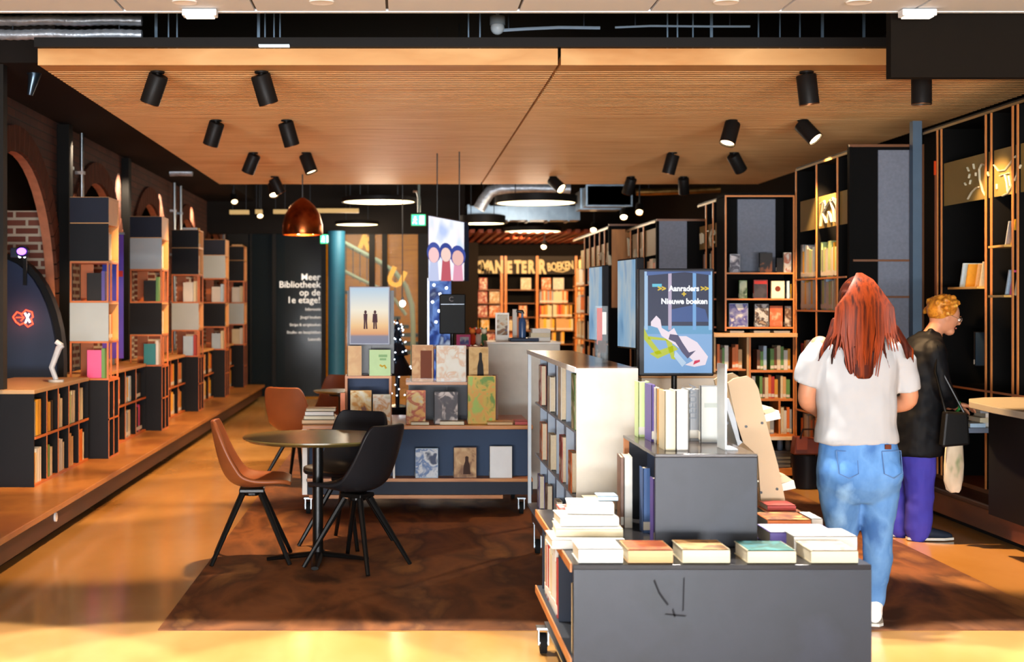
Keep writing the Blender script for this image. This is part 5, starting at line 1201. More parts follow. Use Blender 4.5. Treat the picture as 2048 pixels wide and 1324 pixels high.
for k, (x, y, t, wdt) in enumerate(((3.985, 9.15, .028, .19), (3.98, 9.14, .03, .21), (3.985, 9.16, .028, .17), (3.98, 9.16, .024, .2))):
    book((x, y, z + .0005), t, .2, wdt, ('white', 'cream', 'white', 'grey')[k], '%s book, %s from the bottom of the pile on the pull-out shelf' % (('white', 'cream', 'white', 'grey')[k], ORDN[k]), 'pile on the pull-out shelf', (0, R(-90), 0), False); z += t + .001
book((3.79, 9.1, zz + .0005), .026, .18, .10, 'pale blue', 'pale blue book lying at the front of the pull-out shelf', None, (0, R(-90), 0), False)

# post between the cases and the stepped blocks
o = bx('column_steel', M('#4f6274', .45, .2), 3.93, 4.0, 10.78, 10.85, .24, 2.95); struct(o)
FIRE = empty('orange_strip', (4.1, 10.9, 1.3), 'narrow orange edged upright strip between post and nearest bookcase', 'strip light')
u_ = 1874; yy = 10.76
bx('strip', M('#c0714a', .4), at(1870, 0, yy).x, at(1878, 0, yy).x, yy, yy + .01, .2405, zof(350, yy), FIRE); bx('cap', M('#c83c10', .5, emit=.3), at(1869, 0, yy).x, at(1879, 0, yy).x, yy - .002, yy + .012, zof(350, yy) + .0005, zof(322, yy), FIRE)

def front_block(X0, X1, y, zt, felt, label, bars=(), niche=None):
    r = empty('end_wall_panel', ((X0 + X1) / 2, y, 0), label, 'bookcase end')
    bx('panel', INK, X0, X1, y + .02, y + .05, .0, zt, r); bx('top_rail', EDGED, X0, X1, y, y + .02, zt - .02, zt, r)
    bx('stile', INK, X0, X0 + .025, y, y + .02, .001, zt - .02, r); bx('stile', EDGED, X1 - .02, X1, y, y + .02, .001, zt - .02, r)
    if felt:
        fx0, fx1, fz0, fz1 = felt; bx('felt_panel', FELT, fx0, fx1, y + .006, y + .02, fz0, fz1, r)
    for z in bars: bx('bar', EDGED, X0 + .026, X1 - .021, y - .012, y + .006, z - .008, z + .008, r)
    return r
# block 1 (depth 10.87)
Y1 = 10.87; XA = 3.47
front_block(XA, 4.05, Y1, 2.78, (at(1757, 0, Y1).x, at(1829, 0, Y1).x, .9, zof(300, Y1)), 'dark bookcase end with tall grey felt panel behind the two people', bars=(zof(521, Y1), zof(594, Y1)))
ups2 = [ydep(u, XA) for u in (1706, 1699, 1676, 1634)] + [12.33]
s2 = side_case('b', XA, Y1 + .055, 12.34, .0, 2.74, [y for y in ups2 if Y1 + .06 < y < 12.34], [zof(557, 12), zof(620, 12), .95, .62, .3], (Y1 + .06, ydep(1598, XA), 2.17, 2.435), 'tall bookcase with gold sign panel behind the long haired person', dp=.32)
strokes(s2, XA, [[(1640, 452), (1642, 430), (1646, 404)], [(1640, 408), (1648, 402), (1650, 416), (1645, 426), (1652, 446)], [(1655, 440), (1656, 424), (1660, 430), (1662, 444)], [(1650, 414), (1660, 400), (1666, 420), (1668, 444)], [(1654, 408), (1665, 396), (1672, 410), (1673, 446)], [(1660, 404), (1670, 398), (1674, 420)]], .012)
WH2 = ['white', 'white', 'pale blue', 'cream', 'grey', 'pale green', 'yellow']
for zi, (z, nm) in enumerate(((zof(557, 12), 'top'), (zof(620, 12), 'second'), (.95, 'third'), (.62, 'fourth'), (.3, 'lowest'))):
    row((XA + .03, 12.30, z), (0, -1, 0), R(-90), 1.2, z, .30, .24, WH2 if zi < 2 else ['orange', 'tan', 'cream', 'brown', 'grey', 'white', 'red'], '%s shelf of the case behind the long haired person' % nm, 'books behind the long haired person', .03, .07, rnd=rr, hvar=.25, fill=.93) if zi != 9 else None

# block 2 (depth 12.35): display shelves, counter ledge, two bookcases below
Y2 = 12.36; XB2 = 2.845; xr = XA - .01
r = empty('display_bookcase', ((XB2 + xr) / 2, Y2 + .15, 0), 'oak edged bookcase with facing books and grey felt panel, right of the display screen', 'bookcase')
zt = zof(386, Y2)
bx('back_panel', INK, XB2, xr, Y2 + .30, Y2 + .32, 0.001, zt, r)
bx('top_board', INK, XB2, xr, Y2, Y2 + .30, zt - .03, zt, r); bx('top_rail', EDGE, XB2, xr, Y2 - .006, Y2, zt - .035, zt - .02, r)
for xx, zz0 in ((XB2, 1.30), (xr - .014, .001)):
    u_ = bx('upright', INK, xx, xx + .014, Y2, Y2 + .30, zz0, zt - .035, r); bx('edge_strip', EDGE, xx, xx + .014, Y2 - .008, Y2 - .0002, zz0, zt - .035, u_)
bx('felt_panel', FELT, at(1490, 0, Y2).x, at(1567, 0, Y2).x, Y2 + .27, Y2 + .30, zof(545, Y2), zt - .035, r)
SHV = [545, 597, 654]
for v in SHV:
    u_ = bx('shelf', INK, XB2 + .015, xr - .015, Y2, Y2 + .269, zof(v, Y2) - .012, zof(v, Y2), r); bx('edge_strip', EDGE, XB2 + .015, xr - .015, Y2 - .008, Y2 - .0002, zof(v, Y2) - .014, zof(v, Y2), u_)
zl = zof(666, Y2)
bx('counter_ledge', M('#c8a070', .35), XB2 - .12, xr, Y2 - .10, Y2 + .299, zl - .035, zl, r, bevel=.003)
# lower cases
xm = at(1498, 0, Y2).x; z2, z3, z4, z5 = zof(740, Y2), zof(797, Y2), zof(868, Y2), zof(935, Y2)
bx('case_side', M('#b89868', .45), XB2 - .10, XB2 - .08, Y2, Y2 + .299, .001, zl - .036, r); bx('case_side', M('#b89868', .45), xm - .022, xm - .004, Y2 - .01, Y2 + .299, .001, zl - .036, r); bx('case_side', EDGE, xm + .0, xm + .016, Y2, Y2 + .299, .001, zl - .036, r)
for z in (z2, z3, z4): bx('shelf', EDGE, xm + .017, xr - .015, Y2, Y2 + .29, z - .022, z, r)
for z in (zof(738, Y2), z3, z4): bx('shelf', EDGE, XB2 - .079, xm - .023, Y2 + .01, Y2 + .29, z - .016, z, r)
bx('base_ledge', M('#ead9c0', .4), xm + .017, xr - .015, Y2 - .04, Y2 + .29, z4 - .05, z4 - .023, r)
bx('base_board', M('#c07a38', .4), XB2 - .079, xr - .015, Y2 - .03, Y2 + .29, .03, .09, r)
bx('divider', EDGE, at(1557, 0, Y2).x, at(1561, 0, Y2).x, Y2, Y2 + .29, z4, z3 - .022, r)
# books in them
COLM = ['cream', 'white', 'tan', 'red', 'pale blue', 'grey', 'green', 'gold', 'brown', 'cream', 'orange']
for (z, nm) in ((z2, 'top'), (z3, 'second')):
    row((xm + .03, Y2 + .02, z), (1, 0, 0), 0, xr - xm - .06, z, .215, .17, COLM, '%s shelf of the oak case, right side' % nm, 'books in the lower right case', .018, .034, rnd=rr, hvar=.25)
row((at(1563, 0, Y2).x, Y2 + .02, z4), (1, 0, 0), 0, .11, z4, .24, .17, COLM, 'third shelf of the oak case, right compartment', 'books in the lower right case', .018, .034, rnd=rr)
row((xm + .03, Y2 + .02, z4), (1, 0, 0), 0, .2, z4, .20, .17, COLM, 'third shelf of the oak case, left compartment', 'books in the lower right case', .018, .034, rnd=rr)
row((XB2 - .06, Y2 + .03, zof(738, Y2)), (1, 0, 0), 0, xm - XB2 + .02, zof(738, Y2), .22, .17, COLM, 'top shelf of the oak case beside the screen', 'books in the lower left case', .018, .034, rnd=rr, hvar=.25)
row((XB2 - .06, Y2 + .03, z3), (1, 0, 0), 0, xm - XB2 + .02, z3, .2, .17, COLM, 'second shelf of the oak case beside the screen', 'books in the lower left case', .018, .034, rnd=rr, hvar=.25)
r = empty('storage_box', at(1570, 905, 12.3), 'grey ridged storage box at the foot of the display bookcase', 'box'); a = at(1545, 0, 12.33).x; b = at(1584, 0, 12.33).x
mb = MB().box(a, b, 12.38, 12.60, .092, .24)
for k in range(4): mb.box(a - .004, b + .0, 12.374, 12.38, .10 + k * .035, .118 + k * .035)
mb.build('body', M('#6a6c68', .6), r)
for k, (u, c) in enumerate(((1560, '#6f8fb0'), (1576, '#8f9aa0'))):
    o = MB().lathe([(.02, .2405), (.026, .26), (.022, .33), (.012, .36)], (at(u, 0, 12.45).x, 12.45, 0), 14).build('glass_jar', M(c, .15), smooth=True); tag(o, ('blue glass jar', 'grey glass jar')[k] + ' on the ridged storage box', 'jar')
# facing books of block 2
def F2(u0, u1, v0, sh, c, label, artm=None, **k): return facing(u0, u1, v0, SHV[sh], Y2 + .05, c, label, artm, zb=zof(SHV[sh], Y2), full=True, **k)
F2(1459, 1480, 508, 0, 'grey', 'white framed book with pale round picture, first on the top display shelf', art('#c8c8d4', '#5a5a68', '#eceaf0', seed=51))
F2(1519, 1545, 506, 0, 'black', 'black book with small orange shapes on the top display shelf', art('#1c1816', '#241c18', '#a05a30', seed=52))
F2(1553, 1566, 516, 0, 'black', 'narrow black book on the top display shelf')
F2(1567, 1592, 505, 0, 'cream', 'cream book with reddish pattern at the right of the top display shelf', art('#f0e4d0', '#e8c8a8', '#f4ecdc', '#c87858', seed=53))
F2(1478, 1494, 561, 1, 'green', 'slim green and white book leaning on the middle display shelf', art('#3f5a38', '#c8d8b8', seed=54))
F2(1507, 1535, 560, 1, 'red', 'dark book with red top band on the middle display shelf', art('#302c30', '#4a4248', seed=55), motif=lambda r, t, d, h: MB().box(t + .001, t + .002, d * .05, d * .95, h * .78, h * .95).build('title_band', M('#b0241c', .5), r, world=False))
F2(1542, 1569, 562, 1, 'cream', 'cream book with dark round emblem on the middle display shelf', M('#f0dcc0', .45), motif=lambda r, t, d, h: MB().cyl((t + .001, d * .5, h * .55), (t + .002, d * .5, h * .55), .025, n=20).build('emblem', M('#6a3020', .5), r, world=False))
F2(1573, 1579, 562, 1, 'pale blue', 'thin pale blue book edge on the middle display shelf')
F2(1581, 1592, 568, 1, 'yellow', 'bright yellow book at the right of the middle display shelf')
F2(1458, 1496, 607, 2, 'pale blue', 'wide white and violet landscape book on the lowest display shelf', art('#dfe4ee', '#8a90c8', '#5a5ab0', '#eef0f4', seed=57))
F2(1509, 1537, 608, 2, 'grey', 'grey book with mountain like picture on the lowest display shelf', art('#8a94a4', '#d8dce0', '#4a3a34', '#c0a890', seed=58))
F2(1539, 1565, 612, 2, 'orange', 'coral orange book with white dots on the lowest display shelf', art('#d86a44', '#e07a50', '#f0c8a8', seed=59))
F2(1569, 1592, 612, 2, 'brown', 'white and brown book at the right of the lowest display shelf', art('#e8e0d4', '#6a4a3a', '#d8c0a0', seed=60))
for k, (u0, u1) in enumerate(((1460, 1488), (1508, 1540), (1548, 1580))):
    a = at(u0, 0, Y2).x; b = at(u1, 0, Y2).x
    book((b, Y2 + .0, zl + .0005), .018, .16, b - a, 'grey', 'grey book lying on the counter ledge, %s from the left' % ORDN[k], 'flat books on the counter ledge', (0, R(-90), 0), False)

# side of block 2, then block 3 and further
ups3 = [ydep(u, XB2) for u in (1449, 1427, 1413)]
s3 = side_case('c', XB2, Y2 + .33, 13.48, .0, 2.50, [y for y in ups3 if Y2 + .36 < y < 13.4], [zof(545, 13), zof(597, 13), zof(652, 13), .75, .4], (Y2 + .34, 13.46, 2.06, 2.28), 'narrow bookcase side with script sign left of the felt panel', dp=.28)
strokes(s3, XB2, [[(1421, 492), (1419, 476), (1422, 462), (1426, 456), (1429, 466), (1424, 476), (1428, 484), (1425, 494), (1421, 486)], [(1412, 482), (1412, 464)], [(1415, 462), (1412, 463), (1413, 472)], [(1401, 488), (1400, 468), (1402, 484), (1403, 466)], [(1405, 486), (1405, 468)]], .012)
for z, nm in ((zof(545, 13), 'top'), (zof(597, 13), 'second'), (zof(652, 13), 'third')):
    row((XB2 + .03, 13.4, z), (0, -1, 0), R(-90), .68, z, .22, .2, ['cream', 'tan', 'orange', 'brown', 'white'], '%s shelf of the narrow side bookcase' % nm, 'books in the narrow side bookcase', .03, .06, rnd=rr)
Y3 = 13.5; XC = 2.45
front_block(XC, XB2 + .28, Y3, 2.36, (at(1316, 0, Y3).x, at(1374, 0, Y3).x, .9, zof(442, Y3)), 'dark bookcase end with shorter grey felt panel above the display screen')
s4 = side_case('d', XC, Y3 + .055, 15.38, .0, 2.36, [ydep(u, XC) for u in (1288, 1277, 1262)], [1.75, 1.42, 1.1, .75, .4], (Y3 + .06, 15.0, 2.02, 2.28), 'slim bookcase run with bright sign panels left of the grey felt panel', dp=.28)
strokes(s4, XC, [[(1284, 512), (1282, 498), (1286, 494), (1284, 508)], [(1268, 514), (1270, 500), (1272, 512)], [(1258, 512), (1256, 476), (1262, 480), (1259, 500)]], .018)
for z, nm in ((1.75, 'top'), (1.42, 'second'), (1.1, 'third')):
    row((XC + .03, 15.3, z), (0, -1, 0), R(-90), 1.65, z, .24, .2, ['cream', 'tan', 'orange', 'brown', 'white', 'red'], '%s shelf of the slim run beyond the felt' % nm, 'books in the slim run', .09, .2, rnd=rr, fill=.95)
Y4 = 15.4; XD = 2.27
r = front_block(XD, XC + .28, Y4, 2.42, None, 'bookcase end clad in warm timber beyond the slim run')
bx('timber_panel', ramp_mat('timber_end', ['#8a5628', '#b87a3c'], (3, 3, .5), 3, .5), XD + .03, XC + .2, Y4 - .01, Y4 + .019, 1.5, 2.36, r)
s5 = side_case('e', XD, Y4 + .055, 18.6, .0, 2.40, [ydep(u, XD) for u in (1210, 1200, 1190, 1180, 1170)], [1.78, 1.42, 1.1, .78, .42], (Y4 + .06, 17.9, 1.98, 2.22), 'farthest bookcase run on the right, with yellow sign panels', dp=.28)
strokes(s5, XD, [[(1219, 530), (1217, 504), (1214, 524)], [(1208, 530), (1206, 508)], [(1199, 526), (1202, 506), (1197, 510)]], .02)
for z, nm in ((1.78, 'top'), (1.42, 'second'), (1.1, 'third'), (.78, 'fourth')):
    row((XD + .03, 18.5, z), (0, -1, 0), R(-90), 2.2, z, .24, .2, ['cream', 'white', 'orange', 'tan'], '%s shelf of the farthest right run' % nm, 'books in the farthest right run', .12, .24, rnd=rr, fill=.95)

# far bookcase across the rear
YF = 30.0
xa, xz = at(925, 0, YF).x, at(1152, 0, YF).x
r = empty('rear_bookcase', ((xa + xz) / 2, YF + .15, 0), 'wide rear bookcase with painted letter band and lit shelves', 'bookcase')
zt = zof(512, YF)
bx('back_panel', INK, xa, xz, YF + .30, YF + .33, .001, zt, r); bx('letter_band', M('#2c2622', .6), xa, xz, YF + .02, YF + .04, zof(548, YF), zt, r)
for u in (925, 1003, 1011, 1074, 1152): bx('upright', EDGE, at(u, 0, YF).x - .02, at(u, 0, YF).x + .03, YF, YF + .299, .001, zt, r)
FS = [579, 606, 634, 661, 688]
for v in FS: bx('shelf', M('#7a4c28', .4), xa + .035, xz - .025, YF + .005, YF + .295, zof(v, YF) - .02, zof(v, YF), r)
lt = M('#c2b48a', .6)
for s_, u, v, sz in (('RO', 940, 545, .34), ('M', 962, 545, .36), ('A', 975, 545, .34), ('N', 990, 545, .36), ('E', 1014, 545, .34), ('T', 1029, 545, .36), ('E', 1043, 545, .34), ('R', 1056, 545, .36), ('R', 1077, 546, .40)):
    text_obj('painted_letter', s_, sz, lt, at(u, v, YF), FACECAM, r, ext=.006, bold=.02, xs=.62)
text_obj('painted_letter', 'BOEKEN', .24, lt, at(1095, 542, YF), (R(90), R(-5), 0), r, ext=.006, bold=.008, xs=.62)
MB().tube([at(1110, 542, YF - .01), at(1125, 544, YF - .01), at(1137, 540, YF - .01)], .012, 6).build('painted_stroke', lt, r)
bays = [(928, 1001), (1013, 1072), (1077, 1150)]
for si, v in enumerate(FS):
    for bi, (u0, u1) in enumerate(bays):
        a = at(u0, 0, YF).x + .03; b = at(u1, 0, YF).x - .03; z = zof(v, YF)
        wh = '%s shelf, %s bay of the rear bookcase' % (ORDN[si], ('left', 'middle', 'right')[bi])
        if bi == 2 and si > 0:
            row((a, YF + .03, z), (1, 0, 0), 0, b - a, z, .27, .2, [['cream', 'tan', 'red', 'orange', 'grey'], ['red', 'gold', 'orange', 'cream', 'brown'], ['cream', 'tan', 'yellow', 'tan'], ['tan', 'red', 'yellow', 'black']][si - 1], wh, 'books in the rear bookcase', .028, .05, rnd=rr, hvar=.12, fill=(.8, 1, .95, .7)[si - 1])
        else:
            x = a + rr.uniform(0, .05); n = 0
            while x < b - .2:
                wd = rr.uniform(.17, .25); c = rr.choice(['cream', 'white', 'orange', 'yellow', 'tan', 'red'] if bi != 1 else ['orange', 'brown', 'cream'])
                if not (bi == 1 and rr.random() < .55):
                    book((x, YF + .12, z + .0005), .03, wd, .25, c, '%s book facing out, %s along, %s' % (c, ORDN[n], wh), 'books in the rear bookcase', (0, 0, FACE), False, artm=art('#f4e8c8', '#' + PAL[c][1:], '#f6eedc', seed=int(rr.random() * 5), scale=3))
                n += 1; x += wd + rr.uniform(.03, .08)
# the side return of the rear bookcase, at its right
r = empty('rear_side_bookcase', (at(1165, 0, 29.9).x, 30, 0), 'bright narrow bookcase bay at the right of the rear bookcase', 'bookcase'); a = at(1156, 0, YF).x; b = at(1178, 0, YF).x
bx('back_panel', INK, a, b, YF + .28, YF + .3, .001, zt, r)
for u in (1163, 1170, 1177): bx('upright', EDGE, at(u, 0, YF).x - .012, at(u, 0, YF).x + .012, YF, YF + .279, .001, zt, r)
for v in FS: bx('shelf', EDGE, a, b, YF + .005, YF + .275, zof(v, YF) - .02, zof(v, YF), r)
bx('sign_panel', M('#e8d8a0', .5), at(1157, 0, YF).x, b - .02, YF - .01, YF, zof(545, YF), zof(520, YF), r)
for si, v in enumerate(FS):
    for k, (u0, u1) in enumerate(((1156, 1162), (1164, 1169))):
        book((at(u0, 0, YF).x + .004, YF + .03, zof(v, YF) + .0005), at(u1, 0, YF).x - at(u0, 0, YF).x - .016, .2, .25, ('cream', 'tan')[k], '%s book on the %s shelf of the bright narrow bay' % (('cream', 'tan')[k], ORDN[si]), None, (0, 0, 0), False)
# reddish slatted ceiling over the rear bookcase
mb = MB(); x = at(900, 0, 27).x
while x < at(1230, 0, 27).x: mb.box(x, x + .08, 25.5, 30.3, 2.84, 2.9); x += .16
o = mb.build('ceiling_slats_rear', M('#8a3a1c', .5)); struct(o)
lamp('rear_wash', 'SPOT', (2.2, 27.4, 2.8), (2.3, 30, 1.7), 190, WARM, .08, cone=115)
lamp('rear_wash', 'SPOT', (3.6, 27.4, 2.8), (3.6, 30, 1.5), 200, WARM, .08, cone=115)

# black bin with red-brown bag by the display bookcase
y = 11.7; c = at(1612, 0, y)
r = empty('waste_bin', (c.x, y, .0065), 'black bucket shaped bin behind the long haired person', 'bin')
MB().lathe([(.10, .0065), (.125, .28), (.118, .28), (.095, .02), (.001, .02)], (c.x, y, 0), 28, caps=False).build('body', M('#1b1b1d', .35), r, smooth=True)
r = empty('leather_bag', (c.x, y - .02, .282), 'red brown leather bag standing on the black bin', 'bag')
MB().prism([(c.x - .12, .285), (c.x + .10, .285), (c.x + .085, .42), (c.x - .10, .44)], 'y', y - .07, y + .06).build('body', M('#7a3218', .4), r, bevel=.012)
MB().tube([(c.x - .07, y - .075, .42), (c.x - .05, y - .08, .5), (c.x + .04, y - .08, .5), (c.x + .06, y - .075, .41)], .009, 8).build('strap', M('#2a1a14', .4), r, smooth=True)
bx('flap', M('#94401f', .4), c.x - .10, c.x - .01, y - .078, y - .071, .33, .435, r)
# ------------------------------------------------------------------ people
def ering(c, rx, ry, n=20, tilt=None, p=2.2):
    c = Vector(c); out = []
    for k in range(n):
        a = 2 * math.pi * k / n; ca, sa = math.cos(a), math.sin(a)
        f = (abs(ca) ** p + abs(sa) ** p) ** (-1 / p)
        v = Vector((rx * ca * f, ry * sa * f, 0))
        if tilt: v = tilt @ v
        out.append(c + v)
    return out
def limb(mb, pts, rad, n=16, flat=None):
    """a tapering limb: pts joined smoothly"""
    P = [Vector(p) for p in pts]; Q = []; Rr = []
    for i in range(len(P) - 1):
        for s_ in range(5):
            t = s_ / 5; p0 = P[max(0, i - 1)]; p1 = P[i]; p2 = P[i + 1]; p3 = P[min(len(P) - 1, i + 2)]
            Q.append(.5 * ((2 * p1) + (p2 - p0) * t + (2 * p0 - 5 * p1 + 4 * p2 - p3) * t * t + (3 * p1 - p0 - 3 * p2 + p3) * t ** 3)); Rr.append(rad[i] + (rad[i + 1] - rad[i]) * t)
    Q.append(P[-1]); Rr.append(rad[-1])
    mb.ell(Q[0], Rr[0] * .98, Rr[0] * .98, Rr[0] * .98, 12, 8); mb.ell(Q[-1], Rr[-1] * .98, Rr[-1] * .98, Rr[-1] * .98, 12, 8)
    return mb.tube(Q, Rr, n)
def organic(mb, name, mat, parent, vox=.009, smooth=6, world=True, fold=0, fscale=.11):
    o = mb.build(name, mat, parent, smooth=True, mods=True, world=world)
    m = o.modifiers.new('join', 'REMESH'); m.mode = 'VOXEL'; m.voxel_size = vox; m.use_smooth_shade = True
    s_ = o.modifiers.new('soft', 'SMOOTH'); s_.iterations = smooth; s_.factor = .5
    if fold:
        tx = bpy.data.textures.new('cloth_folds', 'CLOUDS'); tx.noise_scale = fscale; tx.noise_depth = 1
        dp = o.modifiers.new('folds', 'DISPLACE'); dp.texture = tx; dp.strength = fold; dp.mid_level = .5; dp.texture_coords = 'LOCAL'
    dg = bpy.context.evaluated_depsgraph_get(); me = bpy.data.meshes.new_from_object(o.evaluated_get(dg)); o.modifiers.clear(); o.data = me
    return o
def hand(mb, wrist, d, palm_n, size=1.0, curl=.6, side=1):
    """palm, four fingers of unequal length and a thumb; d: forearm direction, palm_n: out of the palm"""
    d = Vector(d).normalized(); pn = Vector(palm_n); pn = (pn - d * pn.dot(d)).normalized(); s_ = d.cross(pn).normalized() * side
    w = Vector(wrist)
    q = Matrix((s_, d, pn)).transposed().to_4x4(); q.translation = w + d * .045 * size
    mb.ell((0, 0, 0), .040 * size, .050 * size, .017 * size, 14, 8, M4=q)
    for k, (off, L) in enumerate(((-.028, .068), (-.010, .076), (.009, .071), (.026, .056))):
        b = w + d * .080 * size + s_ * off * size; L *= size; a1 = curl * .5; a2 = curl * 1.3
        p1 = b + (d * math.cos(a1) + pn * math.sin(a1)) * L * .42; p2 = p1 + (d * math.cos(a2) + pn * math.sin(a2)) * L * .33; p3 = p2 + (d * math.cos(a2 * 1.35) + pn * math.sin(a2 * 1.35)) * L * .25
        mb.tube([b - d * .02, b, p1, p2, p3], [.0105 * size, .0102 * size, .0095 * size, .0088 * size, .0068 * size], 8); mb.ell(p3, .0068 * size, .0068 * size, .0068 * size, 8, 6)
    b = w + d * .028 * size - s_ * .030 * size
    t1 = b + (d * .6 - s_ * .75 + pn * .35).normalized() * .036 * size; t2 = t1 + (d * .85 - s_ * .25 + pn * .5).normalized() * .032 * size
    mb.tube([b, t1, t2], [.014 * size, .0115 * size, .008 * size], 8); mb.ell(t2, .008 * size, .008 * size, .008 * size, 8, 6)
SKIN = M('#b97f60', .5, noise=(20, .06))
# --- person seen from behind
D = 6.66; SC = FPX / D
def W(u, v, dy=0): p = at(u, v, D); return Vector((p.x, D + dy, p.z))
r = empty('person', (W(1735, 1255).x, D, .006), 'person with long auburn hair seen from behind, white T-shirt and light blue jeans', 'person')
body = MB()
hc = W(1716, 606, .0)
body.ell(hc, .078, .098, .112, 20, 14)
body.tube([W(1714, 640, .01), W(1713, 672, .0), W(1712, 690, 0)], [.052, .055, .075], 14)
T = [(700, .155, .10), (745, .165, .105), (800, .155, .10), (850, .150, .10), (890, .165, .11), (935, .182, .118), (965, .185, .12)]
body.loft([ering(W(1714, v, .0), a, b, 20) for v, a, b in T])
for sx, (sh, el, wr) in ((-1, (W(1640, 692), W(1617, 798, .03), W(1668, 836, .20))), (1, (W(1790, 692), W(1822, 800, .03), W(1765, 832, .20)))):
    limb(body, [sh, (sh + el) / 2 + Vector((sx * .008, 0, 0)), el, (el + wr) / 2, wr], [.050, .045, .042, .038, .026])
    hand(body, wr, (wr - el), Vector((-sx * .3, 0, 1)), .92, .7, side=sx)
# legs
LH, LK, LA = W(1675, 950), W(1693, 1078, .06), W(1700, 1195, .16)
RH, RK_, RA = W(1760, 950), W(1756, 1068, .0), W(1756, 1212, .06)
limb(body, [LH, (LH + LK) / 2, LK, (LK + LA) / 2 + Vector((0, -.01, 0)), LA], [.080, .070, .050, .040, .030])
limb(body, [RH, (RH + RK_) / 2, RK_, (RK_ + RA) / 2 + Vector((0, -.01, 0)), RA], [.080, .070, .050, .040, .030])
# face details (turned away)
body.ell(hc + Vector((.0, .10, -.012)), .012, .022, .02, 10, 8)
for s_ in (-1, 1): body.ell(hc + Vector((s_ * .079, .0, -.01)), .010, .02, .03, 10, 8)
organic(body, 'body', SKIN, r, .0075, 4)
EYEW = M('#efe9e2', .3); EYED = M('#3a2a20', .3)
def face(hc, fwd, r, up=Vector((0, 0, 1)), hd=.098, wd=.078, lip='#a85a4a'):
    f = Vector(fwd).normalized(); s_ = f.cross(up).normalized(); u = s_.cross(f)
    for k in (-1, 1):
        e = hc + f * (hd * .88) + s_ * k * .031 + u * .002
        MB().ell(e, .012, .012, .010, 12, 8).build('eye', EYEW, r, smooth=True); MB().ell(e + f * .0085, .0055, .0055, .0055, 10, 8).build('iris', EYED, r, smooth=True)
        MB().tube([e + u * .02 - s_ * k * .014 + f * .004, e + u * .025 + f * .006, e + u * .02 + s_ * k * .018], .0035, 6).build('eyebrow', M('#7a4a28', .8), r, smooth=True)
    m = hc + f * (hd * .93) - u * .055
    MB().tube([m - s_ * .022, m + f * .006 - u * .001, m + s_ * .022], [.004, .0075, .004], 8).build('mouth', M(lip, .5), r, smooth=True)
face(hc, (0, 1, 0), r)
# hair: a long mass with separate locks
hr = MB()
hr.ell(hc + Vector((0, -.012, .014)), .094, .108, .118, 22, 14)
ringsH = [(582, .092, .060, 1715), (612, .108, .066, 1715), (640, .126, .066, 1713), (662, .135, .058, 1709), (684, .105, .045, 1707), (706, .080, .036, 1708), (730, .066, .030, 1711), (748, .052, .022, 1712), (756, .036, .014, 1712)]
hr.loft([ering(W(cx, v, -.052 - max(0, (v - 640)) * .00045), a, b, 24, p=2.0) for v, a, b, cx in ringsH])
for pts, rd in (([(1665, 640), (1650, 672), (1632, 700), (1624, 722)], [.030, .022, .012, .004]), ([(1672, 650), (1662, 684), (1652, 712), (1651, 730)], [.026, .016, .009, .003]), ([(1752, 640), (1775, 660), (1794, 684), (1800, 718)], [.032, .026, .017, .006]),
                 ([(1746, 655), (1752, 690), (1758, 715), (1766, 738)], [.022, .010, .006, .002]), ([(1764, 650), (1782, 672), (1808, 700), (1812, 724)], [.024, .018, .012, .004]), ([(1690, 690), (1684, 722), (1688, 748), (1697, 754)], [.03, .024, .014, .006]), ([(1730, 700), (1728, 730), (1730, 748), (1736, 756)], [.028, .018, .010, .003])):
    hr.tube([W(u, v, -.098 + (.02 if v < 660 else 0)) for u, v in pts], rd, 10)
HAIRM = ramp_mat('auburn_hair', ['#1c0a06', '#4a1808', '#30100a', '#7a300c'], (22, 22, .9), 2.0, .6, 3, spec=.12)
hs = organic(hr, 'hair', HAIRM, r, .007, 3)
hl = MB(); rg = random.Random(3)
for k in range(70):
    u = 1652 + k * 1.78; a0 = W(1716 + (u - 1716) * .08, 547, -.02); a00 = W(1716 + (u - 1716) * .3, 556 + abs(u - 1716) * .08, -.078); a1 = W(1716 + (u - 1716) * .55, 572 + abs(u - 1716) * .22, -.105); end = rg.uniform(700, 752) if abs(u - 1710) < 42 else rg.uniform(668, 716)
    uu = u + rg.uniform(-4, 4)
    hl.tube([a0, a00, a1, W(1714 + (u - 1716) * .9, 615, -.128), W(uu, 665, -.125), W(1709 + (uu - 1709) * (.72 if abs(u - 1710) < 42 else 1.15), end, -.118)], [.004, .006, .0065, .0065, .006, .0018], 5)
o = hl.build('hair_strands', ramp_mat('auburn_strands', ['#3a1408', '#8a340e', '#55200b'], (25, 25, 1), 2, .5, 3, spec=.2), r, smooth=True); o['kind'] = 'stuff'
# T-shirt
sh = MB()
TS = [(668, .085, .07), (680, .15, .09), (694, .185, .102), (720, .195, .112), (760, .192, .116), (800, .188, .116), (840, .188, .118), (870, .196, .124), (886, .200, .126)]
sh.loft([ering(W(1713, v, 0), a, b, 28, p=2.4) for v, a, b in TS])
for sx, a, b, c in ((-1, W(1652, 694), W(1624, 726, .005), W(1613, 768, .02)), (1, W(1776, 694), W(1808, 728, .005), W(1819, 782, .02))):
    dv = (c - b).normalized(); sh.tube([a, b, (b + c) / 2, c], [.072, .066, .064, .064], 18)
TEE = M('#a6a7a9', .8, noise=(5, .04), bump=.3)
ts = organic(sh, 't_shirt', TEE, r, .008, 5, fold=.022, fscale=.13)
